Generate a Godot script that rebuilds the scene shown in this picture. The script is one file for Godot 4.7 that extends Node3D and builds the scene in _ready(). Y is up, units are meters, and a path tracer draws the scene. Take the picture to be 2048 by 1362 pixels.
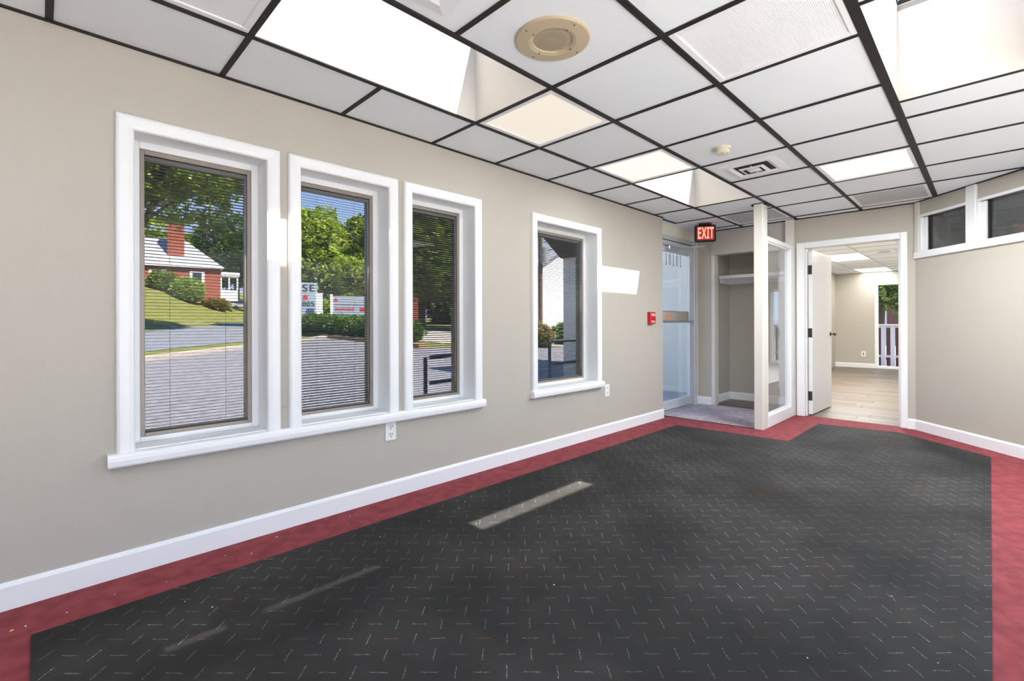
extends Node3D
# A vacant office front room: long wall of windows on the left, dark suspended grid ceiling, vestibule at the far end.
# World: the window wall runs along z at x = -2.715, the far wall along x at z = -6.46, finished floor at y = 0.

const CAM_H := 1.11
const YAW := 45.18
const WALL := -2.715
const CEIL := 2.36
const ROOF := 2.87
const FAR := -6.46
const GX := [-2.25, -1.63, -0.998, -0.378, 0.242, 0.862, 1.482, 2.102]
const GZ := [-0.648, -1.276, -1.922, -2.516, -3.133, -3.750, -4.362, -5.012, -5.620, -6.285]
const SUN_DIR := Vector3(-0.716, -1.0, 0.2555)

var M := {}
var names := {}
var rng := RandomNumberGenerator.new()

# ---------------------------------------------------------------- helpers
func numbered(called: String) -> String:
	if not names.has(called):
		names[called] = 0
		return called
	names[called] += 1
	return "%s_%03d" % [called, names[called]]

func st_new() -> SurfaceTool:
	var st := SurfaceTool.new()
	st.begin(Mesh.PRIMITIVE_TRIANGLES)
	return st

func tri(st: SurfaceTool, a: Vector3, b: Vector3, c: Vector3, n: Vector3) -> void:
	var flip: bool = (b - a).cross(c - a).dot(n) > 0.0
	st.set_normal(n); st.add_vertex(a)
	st.set_normal(n); st.add_vertex(c if flip else b)
	st.set_normal(n); st.add_vertex(b if flip else c)

func quad(st: SurfaceTool, a: Vector3, b: Vector3, c: Vector3, d: Vector3, n: Vector3) -> void:
	tri(st, a, b, c, n)
	tri(st, a, c, d, n)

func quad_auto(st: SurfaceTool, a: Vector3, b: Vector3, c: Vector3, d: Vector3, away: Vector3) -> void:
	var n := (b - a).cross(c - a)
	if n.length() < 1e-12:
		n = (c - a).cross(d - a)
	n = n.normalized()
	if n.dot((a + b + c + d) / 4.0 - away) < 0.0:
		n = -n
	quad(st, a, b, c, d, n)

# box between two corners, edges chamfered by r
func bev(st: SurfaceTool, lo: Vector3, hi: Vector3, r := 0.0, t := Transform3D.IDENTITY) -> void:
	var c := (lo + hi) / 2.0
	var h := (hi - lo).abs() / 2.0
	r = minf(r, minf(h.x, minf(h.y, h.z)) * 0.98)
	var at := func(p: Vector3) -> Vector3: return t * (c + p)
	for a in 3:
		var b: int = (a + 1) % 3
		var e: int = (a + 2) % 3
		for s in [-1.0, 1.0]:
			var pts := []
			for k in [[-1, -1], [1, -1], [1, 1], [-1, 1]]:
				var p := Vector3.ZERO
				p[a] = s * h[a]; p[b] = k[0] * (h[b] - r); p[e] = k[1] * (h[e] - r)
				pts.append(at.call(p))
			var n := Vector3.ZERO
			n[a] = s
			quad(st, pts[0], pts[1], pts[2], pts[3], (t.basis * n).normalized())
	if r <= 0.0:
		return
	for a in 3:
		var b: int = (a + 1) % 3
		var e: int = (a + 2) % 3
		for s in [-1.0, 1.0]:
			for q in [-1.0, 1.0]:
				var pts := []
				for k in [[-1, 0], [1, 0], [1, 1], [-1, 1]]:
					var p := Vector3.ZERO
					p[e] = k[0] * (h[e] - r)
					p[a] = s * (h[a] if k[1] == 0 else h[a] - r)
					p[b] = q * (h[b] - r if k[1] == 0 else h[b])
					pts.append(at.call(p))
				var n := Vector3.ZERO
				n[a] = s; n[b] = q
				quad(st, pts[0], pts[1], pts[2], pts[3], (t.basis * n).normalized())
	for sx in [-1.0, 1.0]:
		for sy in [-1.0, 1.0]:
			for sz in [-1.0, 1.0]:
				var n := Vector3(sx, sy, sz)
				tri(st, at.call(Vector3(sx * h.x, sy * (h.y - r), sz * (h.z - r))), at.call(Vector3(sx * (h.x - r), sy * h.y, sz * (h.z - r))), at.call(Vector3(sx * (h.x - r), sy * (h.y - r), sz * h.z)), (t.basis * n).normalized())

func box(st: SurfaceTool, x0: float, x1: float, y0: float, y1: float, z0: float, z1: float, r := 0.0, t := Transform3D.IDENTITY) -> void:
	bev(st, Vector3(minf(x0, x1), minf(y0, y1), minf(z0, z1)), Vector3(maxf(x0, x1), maxf(y0, y1), maxf(z0, z1)), r, t)

# a bar lofted between two outlines with the same number of points, ends capped
func loft(st: SurfaceTool, a: Array, b: Array) -> void:
	var n := a.size()
	var ca := Vector3.ZERO
	var cb := Vector3.ZERO
	for p in a: ca += p / n
	for p in b: cb += p / n
	for i in n:
		var j := (i + 1) % n
		quad_auto(st, a[i], a[j], b[j], b[i], (ca + cb) / 2.0)
	for i in range(1, n - 1):
		tri(st, a[0], a[i], a[i + 1], (ca - cb).normalized())
		tri(st, b[0], b[i], b[i + 1], (cb - ca).normalized())

func tube(st: SurfaceTool, pts: Array, r: float, sides := 10) -> void:
	for i in pts.size() - 1:
		var a: Vector3 = pts[i]
		var b: Vector3 = pts[i + 1]
		var d := (b - a).normalized()
		var u := d.cross(Vector3.UP if absf(d.y) < 0.9 else Vector3.RIGHT).normalized()
		var w := d.cross(u)
		for k in sides:
			var f0 := TAU * k / sides
			var f1 := TAU * (k + 1) / sides
			var n0 := u * cos(f0) + w * sin(f0)
			var n1 := u * cos(f1) + w * sin(f1)
			var n := ((n0 + n1) / 2.0).normalized()
			quad(st, a + n0 * r, a + n1 * r, b + n1 * r, b + n0 * r, n)
			tri(st, a, a + n0 * r, a + n1 * r, -d)
			tri(st, b, b + n0 * r, b + n1 * r, d)

# surface of revolution about a vertical axis through c; profile of (radius, height)
func lathe(st: SurfaceTool, c: Vector3, prof: Array, sides := 40, t := Basis.IDENTITY) -> void:
	for i in prof.size() - 1:
		var p: Vector2 = prof[i]
		var q: Vector2 = prof[i + 1]
		var d := q - p
		for k in sides:
			var f0 := TAU * k / sides
			var f1 := TAU * (k + 1) / sides
			var fm := (f0 + f1) / 2.0
			var n := (Vector3(cos(fm), 0, sin(fm)) * d.y - Vector3.UP * d.x).normalized()
			var pt := func(rr: Vector2, f: float) -> Vector3: return c + t * Vector3(cos(f) * rr.x, rr.y, sin(f) * rr.x)
			quad(st, pt.call(p, f0), pt.call(p, f1), pt.call(q, f1), pt.call(q, f0), (t * n).normalized())

func mk(called: String, st: SurfaceTool, m: Material, parent: Node) -> MeshInstance3D:
	var o := MeshInstance3D.new()
	o.mesh = st.commit()
	o.material_override = null
	o.mesh.surface_set_material(0, m)
	o.name = numbered(called) if parent == self else called
	parent.add_child(o, true)
	return o

func meshed(st: SurfaceTool, m: Material) -> ArrayMesh:
	var me := st.commit()
	me.surface_set_material(0, m)
	return me

func inst(called: String, me: Mesh, parent: Node, at := Vector3.ZERO) -> MeshInstance3D:
	var o := MeshInstance3D.new()
	o.mesh = me
	o.position = at
	o.name = numbered(called) if parent == self else called
	parent.add_child(o, true)
	return o

func thing(called: String, label: String, category: String, at := Vector3.ZERO, turn := 0.0, group := "", kind := "") -> Node3D:
	var o := Node3D.new()
	o.name = numbered(called)
	add_child(o)
	o.position = at
	o.rotation.y = turn
	tag(o, label, category, group, kind)
	return o

func tag(o: Node, label: String, category: String, group := "", kind := "") -> void:
	o.set_meta("label", label)
	o.set_meta("category", category)
	if group != "": o.set_meta("group", group)
	if kind != "": o.set_meta("kind", kind)

func struct(called: String, st: SurfaceTool, m: Material, label: String, category: String) -> MeshInstance3D:
	var o := mk(called, st, m, self)
	tag(o, label, category, "", "structure")
	return o

func rgb(r: int, g: int, b: int) -> Color:
	return Color(r / 255.0, g / 255.0, b / 255.0)

func mat(key: String, c: Color, rough := 0.6, metal := 0.0) -> StandardMaterial3D:
	var m := StandardMaterial3D.new()
	m.resource_name = key
	m.albedo_color = c
	m.roughness = rough
	m.metallic = metal
	M[key] = m
	return m

func noise_tex(freq: float, a: Color, b: Color, size := 512, s := 1, oct := 4) -> NoiseTexture2D:
	var n := FastNoiseLite.new()
	n.seed = s
	n.frequency = freq
	n.fractal_octaves = oct
	var t := NoiseTexture2D.new()
	t.width = size; t.height = size
	t.seamless = true
	t.noise = n
	var g := Gradient.new()
	g.set_color(0, a); g.set_color(1, b)
	t.color_ramp = g
	return t

func grain(m: StandardMaterial3D, freq: float, scale: float, lo: float, s := 1) -> void:
	# mottled tone of the surface itself, laid in world space
	m.albedo_texture = noise_tex(freq, Color(lo, lo, lo), Color(1, 1, 1), 512, s)
	m.uv1_triplanar = true
	m.uv1_world_triplanar = true
	m.uv1_scale = Vector3.ONE * scale

func relief(m: StandardMaterial3D, freq: float, scale: float, cm: float, s := 7) -> void:
	m.heightmap_enabled = true
	m.heightmap_texture = noise_tex(freq, Color.BLACK, Color.WHITE, 512, s, 3)
	m.heightmap_scale = cm
	m.uv1_triplanar = true
	m.uv1_world_triplanar = true
	m.uv1_scale = Vector3.ONE * scale

func pane_mat(key: String, c: Color, alpha: float) -> StandardMaterial3D:
	var m := mat(key, Color(c.r, c.g, c.b, alpha), 0.02)
	m.transparency = BaseMaterial3D.TRANSPARENCY_ALPHA
	m.metallic_specular = 0.5
	return m

# ---------------------------------------------------------------- outdoor site, laid out along the street
func site(x: float, z: float, y := 0.0) -> Vector3:
	var th := deg_to_rad(YAW)
	return Vector3(cos(th), 0, -sin(th)) * x + Vector3(-sin(th), 0, -cos(th)) * z + Vector3.UP * y

func rise(x: float, z: float) -> float:
	var edge := -25.6 - (z - 33.0) * 0.28
	return clampf((edge - x) * 0.42, 0.0, 4.4)

func ground_at(x: float, z: float) -> float:
	var w := site(x, z)
	return -0.15 + 0.03 * (-w.x - 2.93) + rise(x, z)

func ground(x: float, z: float, up := 0.0) -> Vector3:
	return site(x, z, ground_at(x, z) + up)

# ---------------------------------------------------------------- materials
func materials() -> void:
	var m := mat("wall_paint", rgb(185, 179, 168), 0.75)
	relief(m, 0.06, 3.0, 0.05)
	m = mat("trim_paint", rgb(236, 237, 238), 0.38)
	m = mat("column_paint", rgb(218, 214, 205), 0.45)
	m = mat("well_paint", rgb(216, 210, 198), 0.7)
	m = mat("cream_tone", rgb(232, 226, 212), 0.7)
	m = mat("ceiling_tile", rgb(238, 243, 246), 0.9)
	relief(m, 0.12, 9.0, 0.06, 3)
	m = mat("ceiling_tile_worn", rgb(235, 240, 243), 0.9)
	relief(m, 0.12, 9.0, 0.06, 4)
	mat("grid_bronze", rgb(27, 23, 20), 0.6, 0.0)
	mat("dark", rgb(18, 16, 15), 0.8)
	mat("throat_shade", rgb(58, 44, 32), 0.8)
	m = mat("bronze_frame", rgb(150, 138, 128), 0.4, 0.3)
	mat("slat", rgb(92, 88, 82), 0.55, 0.0)  # off-white slats; their backlit shade is put into this dark colour
	mat("blind_rail", rgb(206, 203, 196), 0.4, 0.0)
	mat("cord", rgb(120, 116, 110), 0.7)
	mat("wand", rgb(235, 235, 230), 0.2)
	mat("plastic_white", rgb(238, 238, 236), 0.35)
	mat("plastic_ivory", rgb(222, 214, 190), 0.45)
	mat("slot", rgb(40, 38, 36), 0.6)
	m = mat("speaker_tan", rgb(190, 174, 144), 0.45)
	mat("fire_red", rgb(196, 24, 32), 0.35)
	mat("aluminium", rgb(196, 198, 202), 0.32, 0.75)
	mat("alu_paint", rgb(206, 208, 213), 0.4, 0.2)
	mat("brass_dark", rgb(120, 98, 70), 0.35, 0.8)
	mat("number_grey", rgb(112, 110, 108), 0.6)
	mat("hinge_steel", rgb(74, 72, 70), 0.45, 0.6)
	pane_mat("glass_tinted", rgb(40, 42, 44), 0.31)  # tint added so the bright outdoor view looks dimmer
	M.glass_tinted.metallic_specular = 0.1
	pane_mat("glass_clear", rgb(210, 215, 215), 0.06)
	pane_mat("glass_door", rgb(90, 95, 98), 0.18)
	pane_mat("acrylic", rgb(200, 200, 196), 0.36)
	pane_mat("acrylic_clear", rgb(200, 200, 196), 0.12)
	pane_mat("acrylic_bronze", rgb(60, 54, 48), 0.48)
	mat("strip_tone", rgb(176, 168, 158), 0.5)
	m = mat("lens_off", rgb(246, 247, 248), 0.35)
	m.heightmap_enabled = true
	m.heightmap_texture = prism_tex()
	m.heightmap_scale = 0.12
	m.uv1_triplanar = true
	m.uv1_world_triplanar = true
	m.uv1_scale = Vector3.ONE * 9.0
	mat("lens_grey", rgb(186, 186, 186), 0.3)
	m = mat("lamp_lens_warm", rgb(235, 228, 215), 0.4)
	m.emission_enabled = true
	m.emission = rgb(255, 246, 228)
	m.emission_energy_multiplier = 0.22
	m = mat("lamp_lens_white", rgb(238, 238, 234), 0.4)
	m.emission_enabled = true
	m.emission = rgb(255, 250, 240)
	m.emission_energy_multiplier = 0.3
	m = mat("lamp_lens_far", rgb(240, 240, 238), 0.4)
	m.emission_enabled = true
	m.emission = rgb(255, 253, 248)
	m.emission_energy_multiplier = 0.5
	# carpets
	m = mat("carpet_dark", Color(1, 1, 1), 0.95)
	m.albedo_texture = carpet_tex()
	m.detail_enabled = true
	m.detail_blend_mode = BaseMaterial3D.BLEND_MODE_MUL
	m.detail_uv_layer = BaseMaterial3D.DETAIL_UV_2
	m.detail_albedo = soil_tex()
	m = mat("carpet_red", Color(1, 1, 1), 0.95)
	m.albedo_texture = noise_tex(0.02, rgb(116, 43, 47), rgb(148, 64, 71), 512, 5, 6)
	m.uv1_triplanar = true
	m.uv1_world_triplanar = true
	m.uv1_scale = Vector3(0.9, 0.9, 0.9)
	m = mat("floor_pale", rgb(220, 219, 216), 0.5)
	grain(m, 0.02, 0.6, 0.92, 8)
	for k in 3:
		m = mat("slate_tile_%d" % k, [rgb(196, 178, 182), rgb(186, 170, 174), rgb(204, 186, 188)][k], 0.5)
		grain(m, 0.015, 1.3, 0.78, 30 + k)
	mat("grout", rgb(226, 216, 214), 0.9)
	m = mat("subfloor_brown", rgb(120, 98, 80), 0.7)
	grain(m, 0.03, 2.0, 0.6, 34)
	for k in 4:
		m = mat("plank_%d" % k, [rgb(122, 110, 96), rgb(114, 102, 89), rgb(130, 118, 104), rgb(108, 96, 83)][k], 0.42)
		var t := noise_tex(0.02, Color(0.80, 0.78, 0.76), Color(1, 1, 1), 512, 40 + k, 4)
		m.albedo_texture = t
		m.uv1_triplanar = true
		m.uv1_world_triplanar = true
		m.uv1_scale = Vector3(0.5, 3.0, 6.0)
	# outdoors
	m = mat("asphalt", rgb(150, 146, 148), 0.9)
	grain(m, 0.03, 0.4, 0.72, 11)
	m = mat("road", rgb(138, 140, 146), 0.9)
	grain(m, 0.02, 0.15, 0.85, 12)
	m = mat("concrete", rgb(196, 184, 170), 0.9)
	grain(m, 0.03, 0.5, 0.8, 13)
	m = mat("paving_bounce", rgb(220, 219, 215), 0.9)  # pale sun reflector added outside the unseen glazing
	grain(m, 0.03, 0.5, 0.88, 17)
	m = mat("lawn", rgb(136, 138, 58), 0.95)
	grain(m, 0.03, 0.25, 0.7, 14)
	m = mat("mulch", rgb(150, 120, 84), 0.95)
	m = mat("brick_red", rgb(184, 98, 74), 0.85)
	grain(m, 0.09, 0.8, 0.72, 15)
	m = mat("roof_grey", rgb(176, 178, 182), 0.8)
	grain(m, 0.05, 0.4, 0.85, 16)
	m = mat("siding_white", rgb(214, 216, 219), 0.6)
	relief(m, 0.05, 1.2, 0.4)
	m = mat("stucco_warmed", rgb(236, 224, 202), 0.8)  # cream put into a white wall to offset its blue shade
	relief(m, 0.08, 2.0, 0.3, 9)
	mat("outdoor_white", rgb(236, 238, 240), 0.5)
	mat("window_dark", rgb(52, 60, 70), 0.15)
	mat("window_blue", rgb(120, 160, 196), 0.15)
	mat("mansard_brown", rgb(84, 70, 60), 0.8)
	mat("rail_paint", rgb(96, 96, 100), 0.5, 0.3)
	mat("pole_wood", rgb(110, 92, 74), 0.9)
	mat("transformer", rgb(150, 152, 150), 0.5)
	mat("bark", rgb(92, 78, 62), 0.95)
	mat("sign_face", rgb(150, 164, 176), 0.45)
	mat("sign_ink", rgb(28, 30, 34), 0.6)
	mat("sign_red", rgb(176, 40, 46), 0.6)
	mat("sign_grey", rgb(128, 128, 138), 0.6)
	mat("car_silver", rgb(190, 194, 200), 0.25, 0.4)
	mat("tyre", rgb(30, 30, 32), 0.8)
	mat("fence_white", rgb(214, 214, 212), 0.7)
	m = mat("fence_brown", rgb(104, 66, 58), 0.8)
	m = mat("crumb", Color(1, 1, 1), 0.8)
	m.vertex_color_use_as_albedo = true
	mat("cabinet_wood", rgb(86, 66, 50), 0.6)
	m = mat("leaf", Color(1, 1, 1), 0.85)
	m.metallic_specular = 0.25
	m.vertex_color_use_as_albedo = true
	m.backlight_enabled = true
	m.backlight = Color(0.85, 0.9, 0.5)
	m = mat("exit_red", rgb(190, 22, 24), 0.4)
	m.emission_enabled = true
	m.emission = rgb(205, 18, 18)
	m.emission_energy_multiplier = 0.16
	m = mat("exit_letter", rgb(250, 225, 200), 0.4)
	m.emission_enabled = true
	m.emission = rgb(255, 176, 140)
	m.emission_energy_multiplier = 0.28
	mat("exit_black", rgb(24, 23, 23), 0.35)
	m = mat("grille", Color(1, 1, 1), 0.5)
	m.albedo_texture = grille_tex()
	m.uv1_triplanar = true
	m.uv1_scale = Vector3.ONE * 12.0

func carpet_tex() -> ImageTexture:
	# 8 x 8 cells of 81.3 mm: flecked dashes, turned by a quarter in every other cell
	var n := 1024
	var im := Image.create(n, n, false, Image.FORMAT_RGB8)
	var r := RandomNumberGenerator.new()
	r.seed = 5
	for y in n:
		for x in n:
			var v := 0.18 + r.randf_range(-0.045, 0.05)
			im.set_pixel(x, y, Color(v * 1.01, v, v * 0.985))
	var cell := n / 8
	for j in 8:
		for i in 8:
			var warm := r.randf() < 0.07
			var upright := (i + j) % 2 == 0
			var cx := i * cell + cell / 2
			var cy := j * cell + cell / 2
			var wob := r.randf_range(-0.06, 0.06)
			var k := -42
			while k < 42:
				var long := r.randi_range(4, 9)
				var br := r.randf_range(0.45, 0.82)
				var c := Color(br, br * 0.97, br * 0.92) if not warm else Color(br, br * 0.62, br * 0.42)
				var side := r.randi_range(-2, 1) + int(k * wob)
				for a in long:
					for b in 4:
						var px := (cx + (side + b if upright else k + a)) % n
						var py := (cy + (k + a if upright else side + b)) % n
						if r.randf() < 0.86:
							im.set_pixel(px, py, c)
				k += long + r.randi_range(1, 4)
	return ImageTexture.create_from_image(im)

func soil_tex() -> ImageTexture:
	# soil and wear over the whole carpet field (6.4 m square), with the round brown stain and a few smaller ones
	var n := 640
	var im := Image.create(n, n, false, Image.FORMAT_RGB8)
	var a := FastNoiseLite.new()
	a.seed = 21
	a.frequency = 0.012
	a.fractal_octaves = 5
	var b := FastNoiseLite.new()
	b.seed = 22
	b.frequency = 0.05
	b.fractal_octaves = 3
	var spots := [[-1.054, -3.358, 0.14, 0.9], [-0.55, -2.5, 0.10, 0.22], [-1.5, -1.5, 0.16, 0.2], [-0.35, -4.2, 0.14, 0.22], [-2.1, -0.55, 0.12, 0.2]]
	for y in n:
		for x in n:
			var wx := float(x) / n * 6.4 - 2.5
			var wz := float(y) / n * 6.4 - 6.3
			var v := 0.80 + a.get_noise_2d(x, y) * 0.42 + b.get_noise_2d(x, y) * 0.10
			var c := Color(v, v, v * 0.985)
			for sp in spots:
				var d: float = Vector2(wx - sp[0], wz - sp[1]).length() / sp[2] + b.get_noise_2d(x * 2, y * 2) * 0.6
				if d < 1.0:
					c = c.lerp(Color(v * 1.15, v * 0.86, v * 0.60), sp[3] * minf(1.0, (1.0 - d) * 3.0))
			im.set_pixel(x, y, c.clamp())
	return ImageTexture.create_from_image(im)

func prism_tex() -> ImageTexture:
	var n := 256
	var im := Image.create(n, n, false, Image.FORMAT_RGB8)
	for y in n:
		for x in n:
			var v: float = 1.0 - maxf(absf(fmod(x, 16) - 8), absf(fmod(y, 16) - 8)) / 8.0
			im.set_pixel(x, y, Color(v, v, v))
	return ImageTexture.create_from_image(im)

func grille_tex() -> ImageTexture:
	var n := 256
	var im := Image.create(n, n, false, Image.FORMAT_RGB8)
	for y in n:
		for x in n:
			var row := int(y / 16.0)
			var px := fmod(x + (8 if row % 2 == 1 else 0), 16) - 8
			var py := fmod(y, 16) - 8
			var hole := px * px + py * py < 30.0
			im.set_pixel(x, y, rgb(46, 38, 30) if hole else rgb(206, 190, 160))
	return ImageTexture.create_from_image(im)

# ---------------------------------------------------------------- camera, sky, sun
func camera_and_light() -> void:
	var cam := Camera3D.new()
	cam.name = "camera"
	cam.projection = Camera3D.PROJECTION_FRUSTUM
	cam.near = 0.05
	cam.far = 400.0
	cam.size = cam.near * 1362.0 / 950.0
	cam.frustum_offset = Vector2(0, -33.0 / 950.0 * cam.near)
	cam.position = Vector3(0, CAM_H, 0)
	cam.rotation_degrees = Vector3(0, YAW, -0.18)
	cam.current = true
	add_child(cam)
	var e := Environment.new()
	e.background_mode = Environment.BG_SKY
	var sky := Sky.new()
	var sm := ProceduralSkyMaterial.new()
	sm.sky_top_color = Color(0.36, 0.56, 0.84)
	sm.sky_horizon_color = Color(0.78, 0.85, 0.93)
	sm.sky_curve = 0.2
	sm.ground_bottom_color = Color(0.35, 0.36, 0.32)
	sm.ground_horizon_color = Color(0.60, 0.64, 0.66)
	sm.sun_angle_max = 12.0
	sm.energy_multiplier = 2.5
	sky.sky_material = sm
	e.sky = sky
	e.tonemap_mode = Environment.TONE_MAPPER_LINEAR
	e.tonemap_exposure = 1.9
	e.sdfgi_enabled = true
	e.ssao_enabled = true
	e.ssil_enabled = true
	var we := WorldEnvironment.new()
	we.name = "environment"
	we.environment = e
	add_child(we)
	var sun := DirectionalLight3D.new()
	sun.name = "sun"
	sun.light_color = Color(1.0, 0.972, 0.93)
	sun.light_energy = 6.2
	sun.light_angular_distance = 0.6
	sun.shadow_enabled = true
	sun.look_at_from_position(Vector3.ZERO, SUN_DIR, Vector3.UP)
	add_child(sun)

# ---------------------------------------------------------------- shell
const WIN := [[-0.302, -0.855], [-1.032, -1.58], [-1.756, -2.297], [-2.991, -3.86]]

func slab_with_holes(st: SurfaceTool, x0: float, x1: float, z0: float, z1: float, y0: float, y1: float, holes: Array) -> void:
	var xs := [x0, x1]
	var zs := [z0, z1]
	for hh in holes:
		xs.append_array([hh[0], hh[1]])
		zs.append_array([hh[2], hh[3]])
	xs.sort(); zs.sort()
	for i in xs.size() - 1:
		for j in zs.size() - 1:
			if xs[i + 1] - xs[i] < 1e-4 or zs[j + 1] - zs[j] < 1e-4: continue
			var mx: float = (xs[i] + xs[i + 1]) / 2.0
			var mz: float = (zs[j] + zs[j + 1]) / 2.0
			if mx < x0 or mx > x1 or mz < z0 or mz > z1: continue
			var open := false
			for hh in holes:
				if mx > hh[0] and mx < hh[1] and mz > hh[2] and mz < hh[3]: open = true
			if not open:
				box(st, xs[i], xs[i + 1], y0, y1, zs[j], zs[j + 1])

# skylight wells [x0, x1, z0, z1]
const WELLS := [[-2.238, -1.642, -1.910, -0.66], [-2.238, -1.642, -5.0, -3.762], [-0.366, 0.168, -3.445, -2.29], [-0.30, 0.13, -1.85, -0.90]]

func shell() -> void:
	# window wall
	var st := st_new()
	var xo := -2.93
	var edges := []
	for w in WIN: edges.append([w[0] + 0.012, w[1] - 0.012])
	box(st, xo, WALL, -0.3, 0.50, 3.2, -5.2)
	box(st, xo, WALL, 1.998, ROOF, 3.2, -5.2)
	var z := 3.2
	for w in edges:
		box(st, xo, WALL, 0.50, 1.998, z, w[0])
		z = w[1]
	box(st, xo, WALL, 0.50, 1.998, z, -5.2)
	struct("wall_left", st, M.wall_paint, "long greige wall with four white framed windows", "wall")
	# wall over and beside the exit door; warm light is put into its colour
	st = st_new()
	box(st, xo, -2.86, 2.215, ROOF, -5.2, -6.58)
	box(st, xo, -2.86, -0.3, 2.215, -6.40, -6.58)
	struct("wall_entrance", st, M.cream_tone, "wall strip above the glass exit door with warm light in its colour", "wall")
	# far wall: pier by the door, niche header, door surround
	st = st_new()
	box(st, -2.86, -2.672, 0.0, 2.35, FAR - 0.02, -6.60)
	box(st, -2.672, -1.745, 2.03, 2.35, FAR, -6.58)
	box(st, -1.745, -1.575, 0.0, 2.35, FAR, -6.58)
	box(st, -1.575, -0.655, 2.02, 2.35, FAR, -6.58)
	box(st, -0.655, -0.50, 0.0, 2.35, FAR, -6.58)
	struct("wall_far", st, M.wall_paint, "greige far wall with closet recess and open doorway", "wall")
	st = st_new()
	box(st, -2.80, -2.705, 0.0, 2.35, -6.60, -7.30)
	box(st, -2.705, -1.70, 0.0, 2.35, -7.21, -7.30)
	box(st, -1.70, -1.66, 0.0, 2.35, -6.58, -7.30)
	box(st, -2.705, -1.70, 2.30, 2.35, -6.58, -7.21)
	struct("wall_closet", st, M.wall_paint, "greige inner walls of the closet recess", "wall")
	# white corner bead of the recess
	st = st_new()
	box(st, -2.672, -2.625, 0.0, 2.03, FAR - 0.012, -6.60, 0.004)
	struct("trim_1", st, M.column_paint, "pale corner strip at the edge of the closet recess", "trim")
	# walls that close the building
	st = st_new()
	box(st, xo, 2.35, -0.3, 0.10, 3.2, 3.35)
	box(st, xo, 2.35, 2.2, ROOF, 3.2, 3.35)
	box(st, xo, 0.4, 0.10, 2.2, 3.2, 3.35)
	box(st, 2.2, 2.35, 0.10, 2.2, 3.2, 3.35)
	struct("wall_back", st, M.wall_paint, "greige wall behind the viewer with an added wide window", "wall")
	st = st_new()
	box(st, 2.2, 2.35, -0.3, 0.10, 3.2, -15.0)
	box(st, 2.2, 2.35, 2.25, ROOF, 3.2, -15.0)
	box(st, 2.2, 2.35, 0.10, 2.25, -3.4, -15.0)
	box(st, 2.2, 2.35, 0.10, 2.25, 0.05, -0.05)
	box(st, 2.2, 2.35, 0.10, 2.25, 3.2, 1.3)
	struct("wall_right", st, M.wall_paint, "greige wall out of view with added storefront glazing", "wall")
	# far room and office enclosure
	st = st_new()
	box(st, -2.93, -1.96, -0.3, ROOF, -14.5, -14.65)
	box(st, -1.48, 0.56, -0.3, ROOF, -14.5, -14.65)
	box(st, 0.92, 2.35, -0.3, ROOF, -14.5, -14.65)
	box(st, 0.56, 0.92, 2.0, ROOF, -14.5, -14.65)
	box(st, 0.56, 0.92, -0.3, 0.05, -14.5, -14.65)
	box(st, -1.96, -1.48, 2.05, ROOF, -14.5, -14.65)
	box(st, -1.96, -1.48, -0.3, 0.02, -14.5, -14.65)
	struct("wall_far_room", st, M.wall_paint, "greige back wall of the room beyond the doorway", "wall")
	st = st_new()
	box(st, -2.93, -2.80, -0.3, ROOF, -6.6, -14.5)
	struct("wall_far_room_side", st, M.wall_paint, "greige side wall hidden beyond the open door", "wall")
	st = st_new()
	box(st, -0.60, -0.50, 0.0, 2.35, -6.58, -9.05)
	box(st, -0.50, 2.2, 0.0, 2.35, -8.95, -9.05)
	struct("wall_office", st, M.wall_paint, "plain partition of the dim office behind the high windows", "wall")
	# angled wall with high interior windows
	var p0 := Vector3(-0.53, 0, -6.44)
	var d := Vector3(0.684, 0, 0.729).normalized()
	var nrm := Vector3(-d.z, 0, d.x)
	var t := Transform3D(Basis(d, Vector3.UP, nrm), p0)   # local x along the wall, z into the room
	st = st_new()
	box(st, -0.02, 4.1, 0.0, 1.775, -0.11, 0.0, 0.0, t)
	box(st, 0.0, 4.1, 2.205, 2.352, -0.11, 0.0, 0.0, t)
	box(st, -0.02, 0.04, 1.775, 2.352, -0.11, 0.0, 0.0, t)
	box(st, 0.57, 0.66, 1.775, 2.205, -0.11, 0.0, 0.0, t)
	box(st, 1.40, 1.49, 1.775, 2.205, -0.11, 0.0, 0.0, t)
	box(st, 2.25, 4.1, 1.775, 2.205, -0.11, 0.0, 0.0, t)
	struct("wall_angled", st, M.wall_paint, "greige wall running at an angle under the high interior windows", "wall")
	var an := thing("window_5", "row of high interior windows in the angled wall with white trim", "window", Vector3.ZERO, 0, "", "structure")
	st = st_new(); box(st, -0.014, 2.32, 1.771, 1.840, -0.005, 0.028, 0.006, t); mk("sill", st, M.trim_paint, an)
	st = st_new(); box(st, -0.012, 0.038, 1.840, 2.352, -0.005, 0.018, 0.004, t); mk("corner_board", st, M.column_paint, an)
	for a in [[0.566, 0.663], [1.40, 1.49]]:
		st = st_new(); box(st, a[0], a[1], 1.840, 2.352, -0.005, 0.022, 0.004, t); mk("mullion", st, M.trim_paint, an)
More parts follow.
